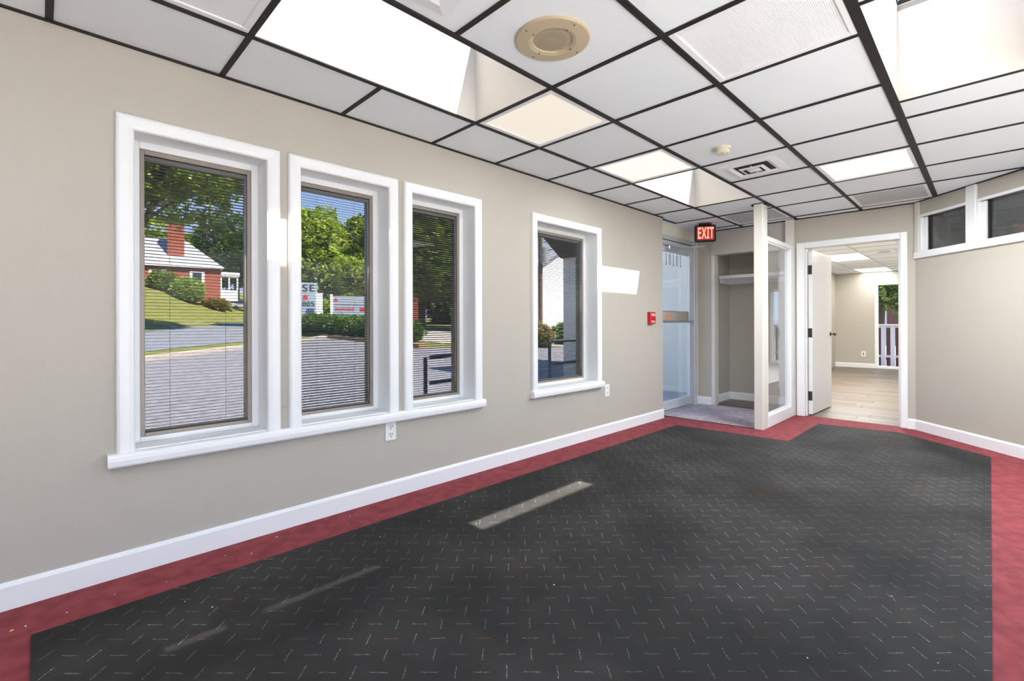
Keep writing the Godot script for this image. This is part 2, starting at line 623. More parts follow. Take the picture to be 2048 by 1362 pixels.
	for a in [[0.038, 0.566], [0.663, 1.40], [1.49, 2.25]]:
		st = st_new(); box(st, a[0], a[1], 2.188, 2.216, -0.005, 0.016, 0.004, t); mk("head_trim", st, M.trim_paint, an)
		st = st_new(); box(st, a[0], a[0] + 0.03, 1.840, 2.188, -0.10, 0.012, 0.004, t); mk("stile", st, M.trim_paint, an)
		st = st_new(); box(st, a[0] + 0.03, a[0] + 0.062, 1.840, 2.188, -0.09, -0.012, 0.004, t); mk("stop", st, M.trim_paint, an)
		st = st_new(); box(st, a[0] + 0.062, a[0] + 0.075, 1.840, 2.188, -0.075, -0.03, 0.002, t); mk("gasket", st, M.grid_bronze, an)
		st = st_new(); box(st, a[0] + 0.062, a[1], 1.825, 2.20, -0.056, -0.052, 0.0, t); mk("pane", st, M.glass_clear, an)
	# baseboards
	st = st_new(); base_run(st, Vector3(WALL, 0, 3.2), Vector3(WALL, 0, -5.2), Vector3.RIGHT)
	struct("baseboard_left", st, M.trim_paint, "white baseboard along the window wall", "baseboard")
	st = st_new()
	base_run(st, Vector3(-2.86, 0, -6.40), Vector3(-2.86, 0, -6.48), Vector3.RIGHT)
	base_run(st, Vector3(-2.86, 0, -6.48), Vector3(-2.672, 0, -6.48), Vector3.BACK)
	base_run(st, Vector3(-2.705, 0, -6.60), Vector3(-2.705, 0, -7.21), Vector3.RIGHT)
	base_run(st, Vector3(-2.705, 0, -7.21), Vector3(-1.70, 0, -7.21), Vector3.BACK)
	struct("baseboard_closet", st, M.trim_paint, "white baseboard around the closet recess by the exit door", "baseboard")
	st = st_new()
	base_run(st, Vector3(-0.615, 0, FAR), Vector3(-0.515, 0, FAR), Vector3.BACK)
	base_run(st, p0, p0 + d * 4.0, nrm)
	struct("baseboard_right", st, M.trim_paint, "white baseboard along the angled wall", "baseboard")
	st = st_new(); base_run(st, Vector3(-2.80, 0, -14.5), Vector3(-1.96, 0, -14.5), Vector3.BACK)
	struct("baseboard_far", st, M.trim_paint, "white baseboard on the back wall of the far room", "baseboard")
	# added unseen glazing in the right and back walls, for even room light
	var sf := thing("window_6", "added storefront glazing out of view to let in sun and sky", "window", Vector3.ZERO, 0, "", "structure")
	for a in [[0.05, 1.3], [-3.4, -0.05]]:
		st = st_new(); box(st, 2.27, 2.28, 0.10, 2.25, a[0], a[1]); mk("pane", st, M.glass_clear, sf)
		for k in 3:
			var zz: float = lerpf(a[0], a[1], k / 2.0)
			st = st_new(); box(st, 2.24, 2.31, 0.10, 2.25, zz - 0.025, zz + 0.025, 0.004); mk("mullion", st, M.bronze_frame, sf)
	var bk := thing("window_7", "added wide window behind the viewer to let in daylight", "window", Vector3.ZERO, 0, "", "structure")
	for a in [[0.4, 2.2]]:
		st = st_new(); box(st, a[0], a[1], 0.10, 2.2, 3.27, 3.28); mk("pane", st, M.glass_clear, bk)
		st = st_new(); box(st, a[0], a[1], 0.10, 0.15, 3.24, 3.31, 0.004); mk("rail", st, M.bronze_frame, bk)
	# window of the far room
	var fw := thing("window_8", "tall narrow window to the ground in the far room", "window", Vector3.ZERO, 0, "", "structure")
	st = st_new(); box(st, -1.99, -1.93, 0.0, 2.08, -14.48, -14.60, 0.004); mk("stile", st, M.trim_paint, fw)
	st = st_new(); box(st, -1.51, -1.45, 0.0, 2.08, -14.48, -14.60, 0.004); mk("stile", st, M.trim_paint, fw)
	st = st_new(); box(st, -1.93, -1.51, 2.03, 2.08, -14.48, -14.60, 0.004); mk("head_rail", st, M.trim_paint, fw)
	st = st_new(); box(st, -1.93, -1.51, 0.0, 0.06, -14.47, -14.60, 0.004); mk("sill", st, M.trim_paint, fw)
	st = st_new(); box(st, -1.94, -1.50, 0.05, 2.04, -14.57, -14.575); mk("pane", st, M.glass_tinted, fw)

	var fv := thing("window_9", "second tall narrow window in the far room seen only as a reflection", "window", Vector3.ZERO, 0, "", "structure")
	for x in [0.53, 0.89]:
		st = st_new(); box(st, x, x + 0.06, 0.0, 2.05, -14.48, -14.60, 0.004); mk("stile", st, M.trim_paint, fv)
	st = st_new(); box(st, 0.53, 0.95, 1.98, 2.05, -14.48, -14.60, 0.004); mk("head_rail", st, M.trim_paint, fv)
	st = st_new(); box(st, 0.53, 0.95, 0.0, 0.08, -14.47, -14.60, 0.004); mk("sill", st, M.trim_paint, fv)
	st = st_new(); box(st, 0.58, 0.90, 0.07, 1.99, -14.57, -14.575); mk("pane", st, M.glass_tinted, fv)

func base_run(st: SurfaceTool, a: Vector3, b: Vector3, out: Vector3) -> void:
	var prof := [[0.0, 0.0], [0.014, 0.0], [0.014, 0.090], [0.010, 0.100], [0.004, 0.106], [0.0, 0.106]]
	var pa := []
	var pb := []
	for p in prof:
		pa.append(a + out * p[0] + Vector3.UP * p[1])
		pb.append(b + out * p[0] + Vector3.UP * p[1])
	loft(st, pa, pb)

func floors() -> void:
	var f := thing("floor", "worn office carpet with charcoal field and maroon border", "floor", Vector3.ZERO, 0, "", "structure")
	var st := st_new()
	box(st, WALL, 0.50, -0.3, 0.0, 3.2, -5.325)
	box(st, -1.66, 0.50, -0.3, 0.0, -5.325, -6.52)
	var red := mk("carpet_border", st, M.carpet_red, f)
	red.set_meta("label", "maroon carpet border")
	# charcoal field, 4 mm proud with its own edge; the dash pattern is laid at 45 degrees to the walls
	var poly := PackedVector2Array([Vector2(-2.42, 0.025), Vector2(-2.413, -4.92), Vector2(-1.336, -4.98), Vector2(-1.332, -6.07), Vector2(-0.641, -6.14), Vector2(0.003, -5.548), Vector2(0.003, 0.025)])
	st = st_new()
	var th := deg_to_rad(YAW)
	var idx := Geometry2D.triangulate_polygon(poly)
	for k in range(0, idx.size(), 3):
		var tri3 := [poly[idx[k]], poly[idx[k + 1]], poly[idx[k + 2]]]
		var a := Vector3(tri3[0].x, 0.004, tri3[0].y)
		var b := Vector3(tri3[1].x, 0.004, tri3[1].y)
		var c := Vector3(tri3[2].x, 0.004, tri3[2].y)
		var order := [a, b, c] if (b - a).cross(c - a).dot(Vector3.UP) < 0 else [a, c, b]
		for p in order:
			var along: float = p.x * cos(th) - p.z * sin(th)
			var ahead: float = -p.x * sin(th) - p.z * cos(th)
			st.set_normal(Vector3.UP)
			st.set_uv(Vector2((along + 0.021) / 0.6504 + 0.0625, (ahead - 1.834) / 0.6504 + 0.0625))
			st.set_uv2(Vector2((p.x + 2.5) / 6.4, (p.z + 6.3) / 6.4))
			st.add_vertex(p)
	for k in poly.size():
		var p := poly[k]
		var q := poly[(k + 1) % poly.size()]
		var n := Vector3(-(q.y - p.y), 0, q.x - p.x).normalized()
		var vs := [Vector3(p.x, 0, p.y), Vector3(q.x, 0, q.y), Vector3(q.x, 0.004, q.y), Vector3(p.x, 0.004, p.y)]
		for v in [vs[0], vs[1], vs[2], vs[0], vs[2], vs[3]]:
			st.set_normal(n); st.set_uv(Vector2(0.06, 0.02)); st.set_uv2(Vector2.ZERO)
			st.add_vertex(v)
	var fieldo := mk("carpet_field", st, M.carpet_dark, f)
	fieldo.set_meta("label", "charcoal carpet with pale woven dashes")
	st = st_new()
	box(st, 0.50, 2.2, -0.3, 0.0, 3.2, -6.4)
	box(st, -0.50, 2.2, -0.3, -0.002, -6.4, -14.5)
	mk("bounce_floor", st, M.floor_pale, f)  # unseen floor, made pale to bounce sun onto the ceiling
	# vestibule: slate-look tiles with recessed joints
	var v := thing("floor", "mauve slate-look tile floor in front of the exit door", "floor", Vector3.ZERO, 0, "", "structure")
	st = st_new()
	box(st, -2.93, -1.66, -0.3, -0.006, -5.325, -6.60)
	mk("joint_bed", st, M.grout, v)
	var xs := [-2.86, -2.655, -2.345, -2.035, -1.745]
	var zs := [-5.325, -5.635, -5.945, -6.255, -6.60]
	for i in 4:
		for j in 4:
			st = st_new()
			box(st, xs[i] + 0.004, xs[i + 1] - 0.004, -0.02, 0.0, zs[j] - 0.004, zs[j + 1] + 0.004, 0.0015)
			mk("tile", st, M["slate_tile_%d" % ((i * 2 + j) % 3)], v)
	st = st_new(); box(st, -1.745, -1.66, -0.02, 0.0, -5.325, -6.46); mk("tile", st, M.slate_tile_0, v)
	st = st_new(); box(st, -2.705, -1.70, -0.3, -0.002, -6.60, -7.21); mk("closet_floor", st, M.subfloor_brown, v)
	st = st_new(); box(st, -2.86, -1.745, -0.004, 0.006, -5.318, -5.328, 0.002); mk("edge_strip", st, M.grid_bronze, v)
	st = st_new(); box(st, -2.93, -2.80, -0.02, 0.012, -5.25, -6.40, 0.004); mk("threshold", st, M.aluminium, v)
	# far room: laid planks running across the view
	var w := thing("floor", "pale oak plank floor of the room beyond the doorway", "floor", Vector3.ZERO, 0, "", "structure")
	st = st_new()
	box(st, -2.80, -0.50, -0.3, -0.008, -6.58, -14.5)
	box(st, -1.575, -0.655, -0.3, -0.008, -6.52, -6.58)
	mk("underlay", st, M.subfloor_brown, w)
	var rows := 44
	var pw := (14.5 - 6.53) / rows
	var meshes := []
	for k in 4:
		st = st_new()
		box(st, 0, 1.216, -0.012, 0.0, 0, -(pw - 0.002), 0.0015)
		meshes.append(meshed(st, M["plank_%d" % k]))
	rng.seed = 77
	for j in rows:
		var x := -2.80 - rng.randf_range(0.0, 1.2)
		while x < -0.62:
			if x + 1.216 > -2.75:
				if x + 1.216 > -0.605 or x < -2.80:
					st = st_new()
					box(st, maxf(x, -2.798), minf(x + 1.216, -0.605), -0.012, 0.0, -6.53 - j * pw, -6.53 - j * pw - (pw - 0.002), 0.0015)
					mk("plank", st, M["plank_%d" % rng.randi_range(0, 3)], w)
				else:
					inst("plank", meshes[rng.randi_range(0, 3)], w, Vector3(x, 0, -6.53 - j * pw))
			x += 1.218

# ---------------------------------------------------------------- ceiling
func grid_z(j: int) -> float:
	if j >= 0 and j < GZ.size():
		return GZ[j]
	return -0.648 - 0.6185 * j

func ceiling() -> void:
	var c := thing("ceiling", "white lay-in tile ceiling on a dark bronze grid", "ceiling", Vector3.ZERO, 0, "", "structure")
	var skip := {}
	# [column, row] cells taken by wells, lamps and the half tile beside the third well
	for a in [[0, 0], [0, 1], [0, 5], [0, 6], [0, 2], [0, 4], [2, 2], [2, 6], [2, 8], [0, -1], [1, -3], [4, 5], [0, 8]]:
		skip[Vector2i(a[0], a[1])] = true
	var tile_h := 0.016
	for i in range(-1, 8):
		for j in range(-6, 9):
			if skip.has(Vector2i(i, j)): continue
			var x0: float = WALL if i < 0 else GX[i]
			if i < 0 and j >= 8: x0 = -2.86
			var x1: float = GX[i + 1] if i < 7 else 2.2
			var z0 := minf(grid_z(j), 3.2)
			var z1 := maxf(grid_z(j + 1), FAR)
			var st := st_new()
			if i == 3 and j in [0, 1, 2, 3, 4]:
				# column of the roof-light wells: tiles cut around the shafts
				var holes := []
				for k in [2, 3]:
					var w: Array = WELLS[k]
					holes.append([w[0] - 0.02, w[1] + 0.02, w[2] - 0.02, w[3] + 0.02])
				slab_with_holes(st, x0 + 0.002, x1 - 0.002, z1 + 0.002, z0 - 0.002, CEIL + 0.001, CEIL + tile_h, holes)
			else:
				var drop := 0.0006 * ((i * 7 + j * 5) % 3)
				box(st, x0 + 0.002, x1 - 0.002, CEIL + 0.001 + drop, CEIL + tile_h + drop, z0 - 0.002, z1 + 0.002, 0.0015)
			mk("tile", st, M.ceiling_tile if (i + j * 3) % 4 else M.ceiling_tile_worn, c)
	# narrow last row against the far wall
	for i in range(-1, 3):
		var st := st_new()
		var x0: float = -2.86 if i < 0 else GX[i]
		box(st, x0 + 0.002, GX[i + 1] - 0.002, CEIL + 0.001, CEIL + tile_h, grid_z(9) - 0.002, FAR - 0.14, 0.001)
		mk("tile", st, M.ceiling_tile, c)
	var st2 := st_new(); box(st2, -2.86, WALL, CEIL + 0.001, CEIL + tile_h, -5.2, grid_z(8), 0.001); mk("tile", st2, M.ceiling_tile, c)
	st2 = st_new(); box(st2, -0.378, 2.2, CEIL + 0.002, CEIL + tile_h, grid_z(9), -9.0); mk("office_tile", st2, M.ceiling_tile, c)
	# T bars: main runners along z, cross tees along x
	for i in GX.size():
		var x: float = GX[i]
		var st := st_new()
		var w := 0.015 if i != 3 else 0.020
		box(st, x - w, x + w, CEIL - 0.006, CEIL + 0.001, 3.2, -6.46 if i < 4 else -6.2, 0.001)
		box(st, x - 0.003, x + 0.003, CEIL + 0.001, CEIL + 0.035, 3.2, -6.46)
		mk("grid_runner", st, M.grid_bronze, c)
	for j in range(-6, 10):
		for i in range(-1, 8):
			if i == 0 and j in [1, 6]: continue
			if i == 3 and j in [1, 3, 4]:
				if j == 1 or j == 4: continue
				continue
			var x0: float = WALL if i < 0 else GX[i] + 0.0125
			var x1: float = GX[i + 1] - 0.0125 if i < 7 else 2.2
			if i < 0 and j >= 8: x0 = -2.76
			var st := st_new()
			var z := grid_z(j)
			box(st, x0, x1, CEIL - 0.005, CEIL + 0.001, z - 0.0125, z + 0.0125, 0.001)
			mk("cross_tee", st, M.grid_bronze, c)
	# wall angles
	for a in [[WALL, WALL + 0.012, 3.2, -5.2], [-2.765, -2.745, -5.2, grid_z(8)], [-2.86, -0.50, FAR + 0.012, FAR]]:
		var st := st_new()
		box(st, a[0], a[1], CEIL - 0.010, CEIL + 0.001, a[2], a[3], 0.001)
		mk("wall_angle", st, M.grid_bronze, c)
	var p0 := Vector3(-0.53, 0, -6.44)
	var d := Vector3(0.684, 0, 0.729).normalized()
	var t := Transform3D(Basis(d, Vector3.UP, Vector3(-d.z, 0, d.x)), p0)
	var sta := st_new(); box(sta, 0.0, 4.0, CEIL - 0.009, CEIL + 0.001, 0.0, 0.012, 0.001, t); mk("wall_angle", sta, M.grid_bronze, c)
	# edge tees of the third well
	for k in [2]:
		var w: Array = WELLS[k]
		var st := st_new()
		box(st, w[0] - 0.012, w[1] + 0.03, CEIL - 0.005, CEIL + 0.001, w[2] - 0.018, w[2] + 0.001, 0.001)
		box(st, w[0] - 0.012, w[1] + 0.03, CEIL - 0.005, CEIL + 0.001, w[3] - 0.001, w[3] + 0.018, 0.001)
		box(st, w[1] - 0.001, w[1] + 0.02, CEIL - 0.005, CEIL + 0.001, w[2], w[3], 0.001)
		mk("cross_tee", st, M.grid_bronze, c)
	# far room ceiling: pale grid
	var fc := thing("ceiling", "white tile ceiling with a pale grid in the far room", "ceiling", Vector3.ZERO, 0, "", "structure")
	var fx := [-2.80, -2.25, -1.63, -1.01, -0.60]
	for i in 4:
		for j in 13:
			var z0 := -6.58 - j * 0.6185
			var z1 := maxf(z0 - 0.6185, -14.5)
			if i == 1 and j in [6, 7, 11, 12] or i == 2 and j == 3: continue
			var st := st_new()
			box(st, fx[i] + 0.003, fx[i + 1] - 0.003, CEIL + 0.001, CEIL + 0.016, z0 - 0.003, z1 + 0.003, 0.0015)
			mk("tile", st, M.ceiling_tile, fc)
	for i in 5:
		for j in 9:
			var st := st_new()
			box(st, -0.597 + i * 0.559, -0.597 + (i + 1) * 0.559 - 0.005, CEIL + 0.001, CEIL + 0.016, -9.06 - j * 0.604, -9.06 - (j + 1) * 0.604 + 0.005, 0.0015)
			mk("tile", st, M.ceiling_tile, fc)
	for i in range(1, 4):
		var st := st_new()
		box(st, fx[i] - 0.012, fx[i] + 0.012, CEIL - 0.006, CEIL + 0.001, -6.58, -14.5, 0.001)
		mk("grid_runner", st, M.alu_paint, fc)
	for j in range(1, 13):
		for i in 4:
			if i == 1 and j in [7, 12]: continue
			var st := st_new()
			box(st, fx[i] + 0.012, fx[i + 1] - 0.012, CEIL - 0.005, CEIL + 0.001, -6.58 - j * 0.6185 - 0.011, -6.58 - j * 0.6185 + 0.011, 0.001)
			mk("cross_tee", st, M.alu_paint, fc)
	# roof deck with openings over the wells
	var st3 := st_new()
	slab_with_holes(st3, -2.93, 2.35, -14.65, 3.35, ROOF, ROOF + 0.03, WELLS)
	struct("roof", st3, M.wall_paint, "flat roof deck hidden above the tile ceiling", "roof")

func wells() -> void:
	var labels := ["long plastered skylight shaft over the first two windows", "plastered skylight shaft in the ceiling near the exit sign", "plastered skylight shaft in the upper right ceiling corner", "small plastered skylight shaft out of view overhead"]
	for k in 4:
		var w: Array = WELLS[k]
		var s := thing("skylight", labels[k], "skylight", Vector3((w[0] + w[1]) / 2, CEIL, (w[2] + w[3]) / 2), 0, "roof lights in the tile ceiling")
		var hx: float = (w[1] - w[0]) / 2
		var hz: float = (w[3] - w[2]) / 2
		var top := ROOF - CEIL
		for a in [[-hx - 0.012, -hx, -hz - 0.012, hz + 0.012], [hx, hx + 0.012, -hz - 0.012, hz + 0.012], [-hx, hx, -hz - 0.012, -hz], [-hx, hx, hz, hz + 0.012]]:
			var st := st_new()
			box(st, a[0], a[1], 0.0015, top + 0.035, a[2], a[3])
			mk("shaft_side", st, M.well_paint, s)
		var fr := st_new()
		for a in [[-hx - 0.05, -hx + 0.005, -hz - 0.05, hz + 0.05], [hx - 0.005, hx + 0.05, -hz - 0.05, hz + 0.05], [-hx, hx, -hz - 0.05, -hz + 0.005], [-hx, hx, hz - 0.005, hz + 0.05]]:
			box(fr, a[0], a[1], top + 0.035, top + 0.06, a[2], a[3], 0.003)
		if k == 3:
			box(fr, -hx, hx, top + 0.035, top + 0.06, 0.02, 0.15, 0.003)
		mk("curb_frame", fr, M.grid_bronze, s)
		var pn := st_new()
		box(pn, -hx - 0.01, hx + 0.01, top + 0.062, top + 0.066, -hz - 0.01, hz + 0.01)
		mk("dome_pane", pn, M.acrylic if k < 2 else M.acrylic_clear if k == 2 else M.acrylic_bronze, s)

func area_light(parent: Node, at: Vector3, sx: float, sz: float, energy: float, c: Color) -> void:
	var l := AreaLight3D.new()
	l.name = "glow"
	l.area_size = Vector2(sx, sz)
	l.light_energy = energy
	l.light_color = c
	l.shadow_enabled = true
	l.position = at
	l.rotation_degrees.x = -90
	parent.add_child(l, true)

func troffer(label: String, x0: float, x1: float, z0: float, z1: float, lens: String, energy: float) -> void:
	var cx := (x0 + x1) / 2
	var cz := (z0 + z1) / 2
	var hx := (x1 - x0) / 2 - 0.014
	var hz := (z0 - z1) / 2 - 0.013
	var t := thing("ceiling_light", label, "ceiling light", Vector3(cx, CEIL, cz), 0, "recessed square ceiling lights")
	var st := st_new()
	box(st, -hx, hx, 0.03, 0.09, -hz, hz, 0.003)
	mk("housing", st, M.trim_paint, t)
	var b := 0.032
	for a in [[-hx, -hx + b, -hz, hz], [hx - b, hx, -hz, hz], [-hx + b, hx - b, -hz, -hz + b], [-hx + b, hx - b, hz - b, hz]]:
		st = st_new()
		box(st, a[0], a[1], -0.004, 0.012, a[2], a[3], 0.003)
		mk("door_frame", st, M.trim_paint, t)
	st = st_new()
	box(st, -hx + b, hx - b, 0.002, 0.007, -hz + b, hz - b)
	mk("lens", st, M[lens], t)
	if energy > 0.0:
		area_light(t, Vector3(0, -0.012, 0), hx * 2 - 0.08, hz * 2 - 0.08, energy, Color(0.97, 0.985, 1.0))

func ceiling_things() -> void:
	troffer("glowing warm white ceiling light beside the long skylight shaft", GX[0], GX[1], grid_z(2), grid_z(3), "lamp_lens_warm", 0.22)
	troffer("glowing white ceiling light beside the skylight near the exit sign", GX[0], GX[1], grid_z(4), grid_z(5), "lamp_lens_white", 0.4)
	troffer("glowing white ceiling light above the open doorway", GX[2], GX[3], grid_z(6), grid_z(7), "lamp_lens_white", 3.0)
	troffer("unlit grey ceiling light right against the far wall", GX[2], GX[3], grid_z(8), grid_z(9), "lens_grey", 0.0)
	troffer("unlit grey ceiling light over the vestibule beside the exit sign", GX[0], GX[1], grid_z(8), grid_z(9), "lens_grey", 0.0)
	troffer("large unlit ceiling light with dimpled lens at the top edge", GX[2], GX[3], grid_z(2), grid_z(3), "lens_off", 0.0)
	troffer("unlit ceiling light cut by the top edge above the first window", GX[0], GX[1], grid_z(-1), grid_z(0), "lens_off", 0.0)
	troffer("added lit ceiling light out of view behind the camera", GX[1], GX[2], grid_z(-3), grid_z(-2), "lamp_lens_white", 0.9)  # added fixture, lifts the room light from out of view
	troffer("added lit ceiling light out of view to brighten the far wall", GX[4], GX[5], grid_z(5), grid_z(6), "lamp_lens_white", 2.0)  # added fixture, unseen, to light the far end
	# far room: the two hidden lights are added to brighten it
	for a in [["bright ceiling light in the far room nearer the doorway", -6.58 - 6 * 0.6185, -6.58 - 8 * 0.6185, -1.94, 5.5], ["bright ceiling light in the far room against its back wall", -6.58 - 11 * 0.6185, -14.5, -1.94, 1.1], ["added ceiling light hidden just inside the far room", -6.58 - 3 * 0.6185, -6.58 - 4 * 0.6185, -1.32, 5.0], ["added ceiling light hidden in the wider part of the far room", -10.9, -12.1, 0.8, 3.0]]:
		var t := thing("ceiling_light", a[0], "ceiling light", Vector3(a[3], CEIL, (a[1] + a[2]) / 2), 0, "far room ceiling lights")
		var hz: float = (a[1] - a[2]) / 2 - 0.014
		var st := st_new(); box(st, -0.296, 0.296, 0.02, 0.09, -hz, hz, 0.003); mk("housing", st, M.trim_paint, t)
		st = st_new(); box(st, -0.296, 0.296, -0.002, 0.006, -hz, hz, 0.002); mk("lens", st, M.lamp_lens_far, t)
		area_light(t, Vector3(0, -0.012, 0), 0.55, hz * 2 - 0.06, a[4], Color(1.0, 0.99, 0.975))
	# ceiling speaker
	var s := thing("ceiling_speaker", "round tan ceiling speaker with perforated centre grille", "speaker", Vector3(-1.352, CEIL, -1.60))
	var st := st_new()
	lathe(st, Vector3.ZERO, [Vector2(0.163, 0.002), Vector2(0.163, -0.006), Vector2(0.158, -0.010), Vector2(0.135, -0.012), Vector2(0.105, -0.014), Vector2(0.098, -0.012), Vector2(0.087, -0.008), Vector2(0.084, -0.003)], 64)
	mk("plate", st, M.speaker_tan, s)
	st = st_new()
	lathe(st, Vector3.ZERO, [Vector2(0.086, -0.0035), Vector2(0.06, -0.007), Vector2(0.03, -0.009), Vector2(0.0, -0.0095)], 48)
	mk("grille", st, M.grille, s)
	for k in 4:
		var f := TAU * k / 4 + 0.18
		st = st_new(); lathe(st, Vector3(cos(f) * 0.142, -0.0112, sin(f) * 0.142), [Vector2(0.0035, 0.0), Vector2(0.0035, -0.0018), Vector2(0, -0.0022)], 8); mk("screw", st, M.slot, s)
		st = st_new(); lathe(st, Vector3(cos(f + 0.05) * 0.101, -0.0128, sin(f + 0.05) * 0.101), [Vector2(0.0035, 0.0), Vector2(0.0035, -0.0018), Vector2(0, -0.0022)], 8); mk("screw", st, M.slot, s)
	# smoke detector
	s = thing("smoke_detector", "small ivory smoke detector on the ceiling", "smoke detector", Vector3(-1.34, CEIL, -3.45))
	st = st_new(); lathe(st, Vector3.ZERO, [Vector2(0.055, 0.001), Vector2(0.055, -0.012), Vector2(0.050, -0.016)], 32); mk("base", st, M.plastic_ivory, s)
	st = st_new(); lathe(st, Vector3.ZERO, [Vector2(0.047, -0.014), Vector2(0.047, -0.036), Vector2(0.040, -0.044), Vector2(0.015, -0.046), Vector2(0.0, -0.046)], 32); mk("cover", st, M.plastic_ivory, s)
	st = st_new(); lathe(st, Vector3(0.02, -0.045, 0.01), [Vector2(0.008, 0.0), Vector2(0.008, -0.004), Vector2(0.0, -0.005)], 12); mk("test_button", st, M.plastic_white, s)
	diffuser("square white air diffuser with a flat dark sheet for its shaded throat", Vector3(-1.335, CEIL, -4.09), 0.205, true)
	diffuser("white air diffuser cut by the top edge of the picture", Vector3(-1.345, CEIL, -0.945), 0.215, false)
	# far room vent
	s = thing("ceiling_vent", "small white slotted vent in the far room ceiling", "vent", Vector3(-1.315, CEIL, -10.46))
	st = st_new(); box(st, -0.17, 0.17, -0.012, 0.0, -0.25, 0.25, 0.003); mk("frame", st, M.trim_paint, s)
	for k in 3:
		st = st_new(); box(st, -0.10 + k * 0.035, 0.10, -0.014, -0.011, -0.10 + k * 0.09, -0.07 + k * 0.09); mk("slot", st, M.sign_grey, s)
	# exit sign
	var yaw := deg_to_rad(45.2 - 12.6)
	s = thing("exit_sign", "black hanging EXIT sign with glowing letters on a red face", "exit sign", Vector3(-2.50, CEIL, -5.88), yaw)
	st = st_new(); box(st, -0.07, 0.07, -0.028, -0.006, -0.035, 0.035, 0.004); mk("canopy", st, M.exit_black, s)
	st = st_new(); box(st, -0.122, 0.122, -0.236, -0.028, -0.034, 0.034, 0.012); mk("case", st, M.exit_black, s)
	st = st_new(); box(st, -0.100, 0.100, -0.215, -0.050, 0.0335, 0.0355, 0.0006); mk("face", st, M.exit_red, s)
	var tm := text_mesh("EXIT", 0.135, 0.002, M.exit_letter)
	var tx := inst("lettering", tm, s, Vector3(0, -0.1325, 0.0365))
	tx.scale = Vector3(0.185 / maxf(tm.get_aabb().size.x, 0.01), 0.140 / maxf(tm.get_aabb().size.y, 0.01), 1)

func text_mesh(txt: String, size: float, depth: float, m: Material) -> TextMesh:
	var t := TextMesh.new()
	var f := SystemFont.new()
	f.font_names = PackedStringArray(["Droid Sans"])
	f.font_weight = 700
	t.font = f
	t.text = txt
	t.font_size = 64
	t.pixel_size = size / 64.0
	t.depth = depth
	t.material = m
	return t

func diffuser(label: String, at: Vector3, hs: float, rings: bool) -> void:
	var s := thing("ceiling_vent", label, "vent", at)
	var st := st_new()
	var inner := hs - 0.05
	for k in 4:
		var b := Basis(Vector3.UP, k * PI / 2)
		var pts := [Vector3(-hs, -0.002, hs), Vector3(hs, -0.002, hs), Vector3(inner, -0.010, inner), Vector3(-inner, -0.010, inner)]
		quad_auto(st, b * pts[0], b * pts[1], b * pts[2], b * pts[3], Vector3(0, 1, 0))
		var lip := [Vector3(-hs, 0.002, hs), Vector3(hs, 0.002, hs), Vector3(hs, -0.002, hs), Vector3(-hs, -0.002, hs)]
		quad_auto(st, b * lip[0], b * lip[1], b * lip[2], b * lip[3], Vector3.ZERO)
		var up := [Vector3(-inner, -0.010, inner), Vector3(inner, -0.010, inner), Vector3(inner - 0.028, 0.0, inner - 0.028), Vector3(-inner + 0.028, 0.0, inner - 0.028)]
		quad_auto(st, b * up[0], b * up[1], b * up[2], b * up[3], Vector3(0, 1, 0))
	mk("frame", st, M.trim_paint, s)
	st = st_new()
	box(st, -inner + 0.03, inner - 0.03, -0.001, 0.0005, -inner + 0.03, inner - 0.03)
	mk("throat", st, M.throat_shade if rings else M.cream_tone, s)  # flat sheet; the dark one has the throat shade in its colour
	if rings:
		for a in [[0.092, 0.068], [0.045, 0.0]]:
			st = st_new()
			for k in 4:
				var b := Basis(Vector3.UP, k * PI / 2)
				var y0 := -0.020 if a[1] > 0.0 else -0.024
				var pts := [Vector3(-a[0], y0 + 0.006, a[0]), Vector3(a[0], y0 + 0.006, a[0]), Vector3(a[1], y0, a[1]), Vector3(-a[1], y0, a[1])]
				quad_auto(st, b * pts[0], b * pts[1], b * pts[2], b * pts[3], Vector3(0, 1, 0))
				var lip := [Vector3(-a[0], y0 + 0.009, a[0]), Vector3(a[0], y0 + 0.009, a[0]), Vector3(a[0], y0 + 0.006, a[0]), Vector3(-a[0], y0 + 0.006, a[0])]
				quad_auto(st, b * lip[0], b * lip[1], b * lip[2], b * lip[3], Vector3(0, y0, 0))
			mk("louvre_ring", st, M.trim_paint, s)
		st = st_new()
		box(st, -0.004, 0.004, -0.016, -0.001, -0.09, 0.09)
		mk("louvre_bracket", st, M.trim_paint, s)
	else:
		st = st_new()
		box(st, -inner + 0.05, inner - 0.05, -0.006, -0.002, -0.010, 0.010, 0.001)
		mk("damper_bar", st, M.trim_paint, s)

# ---------------------------------------------------------------- windows of the left wall
const CASE := [[0.0, 0.0], [0.0, 0.016], [0.004, 0.024], [0.012, 0.029], [0.024, 0.030], [0.044, 0.027], [0.060, 0.021], [0.066, 0.014], [0.066, 0.0]]

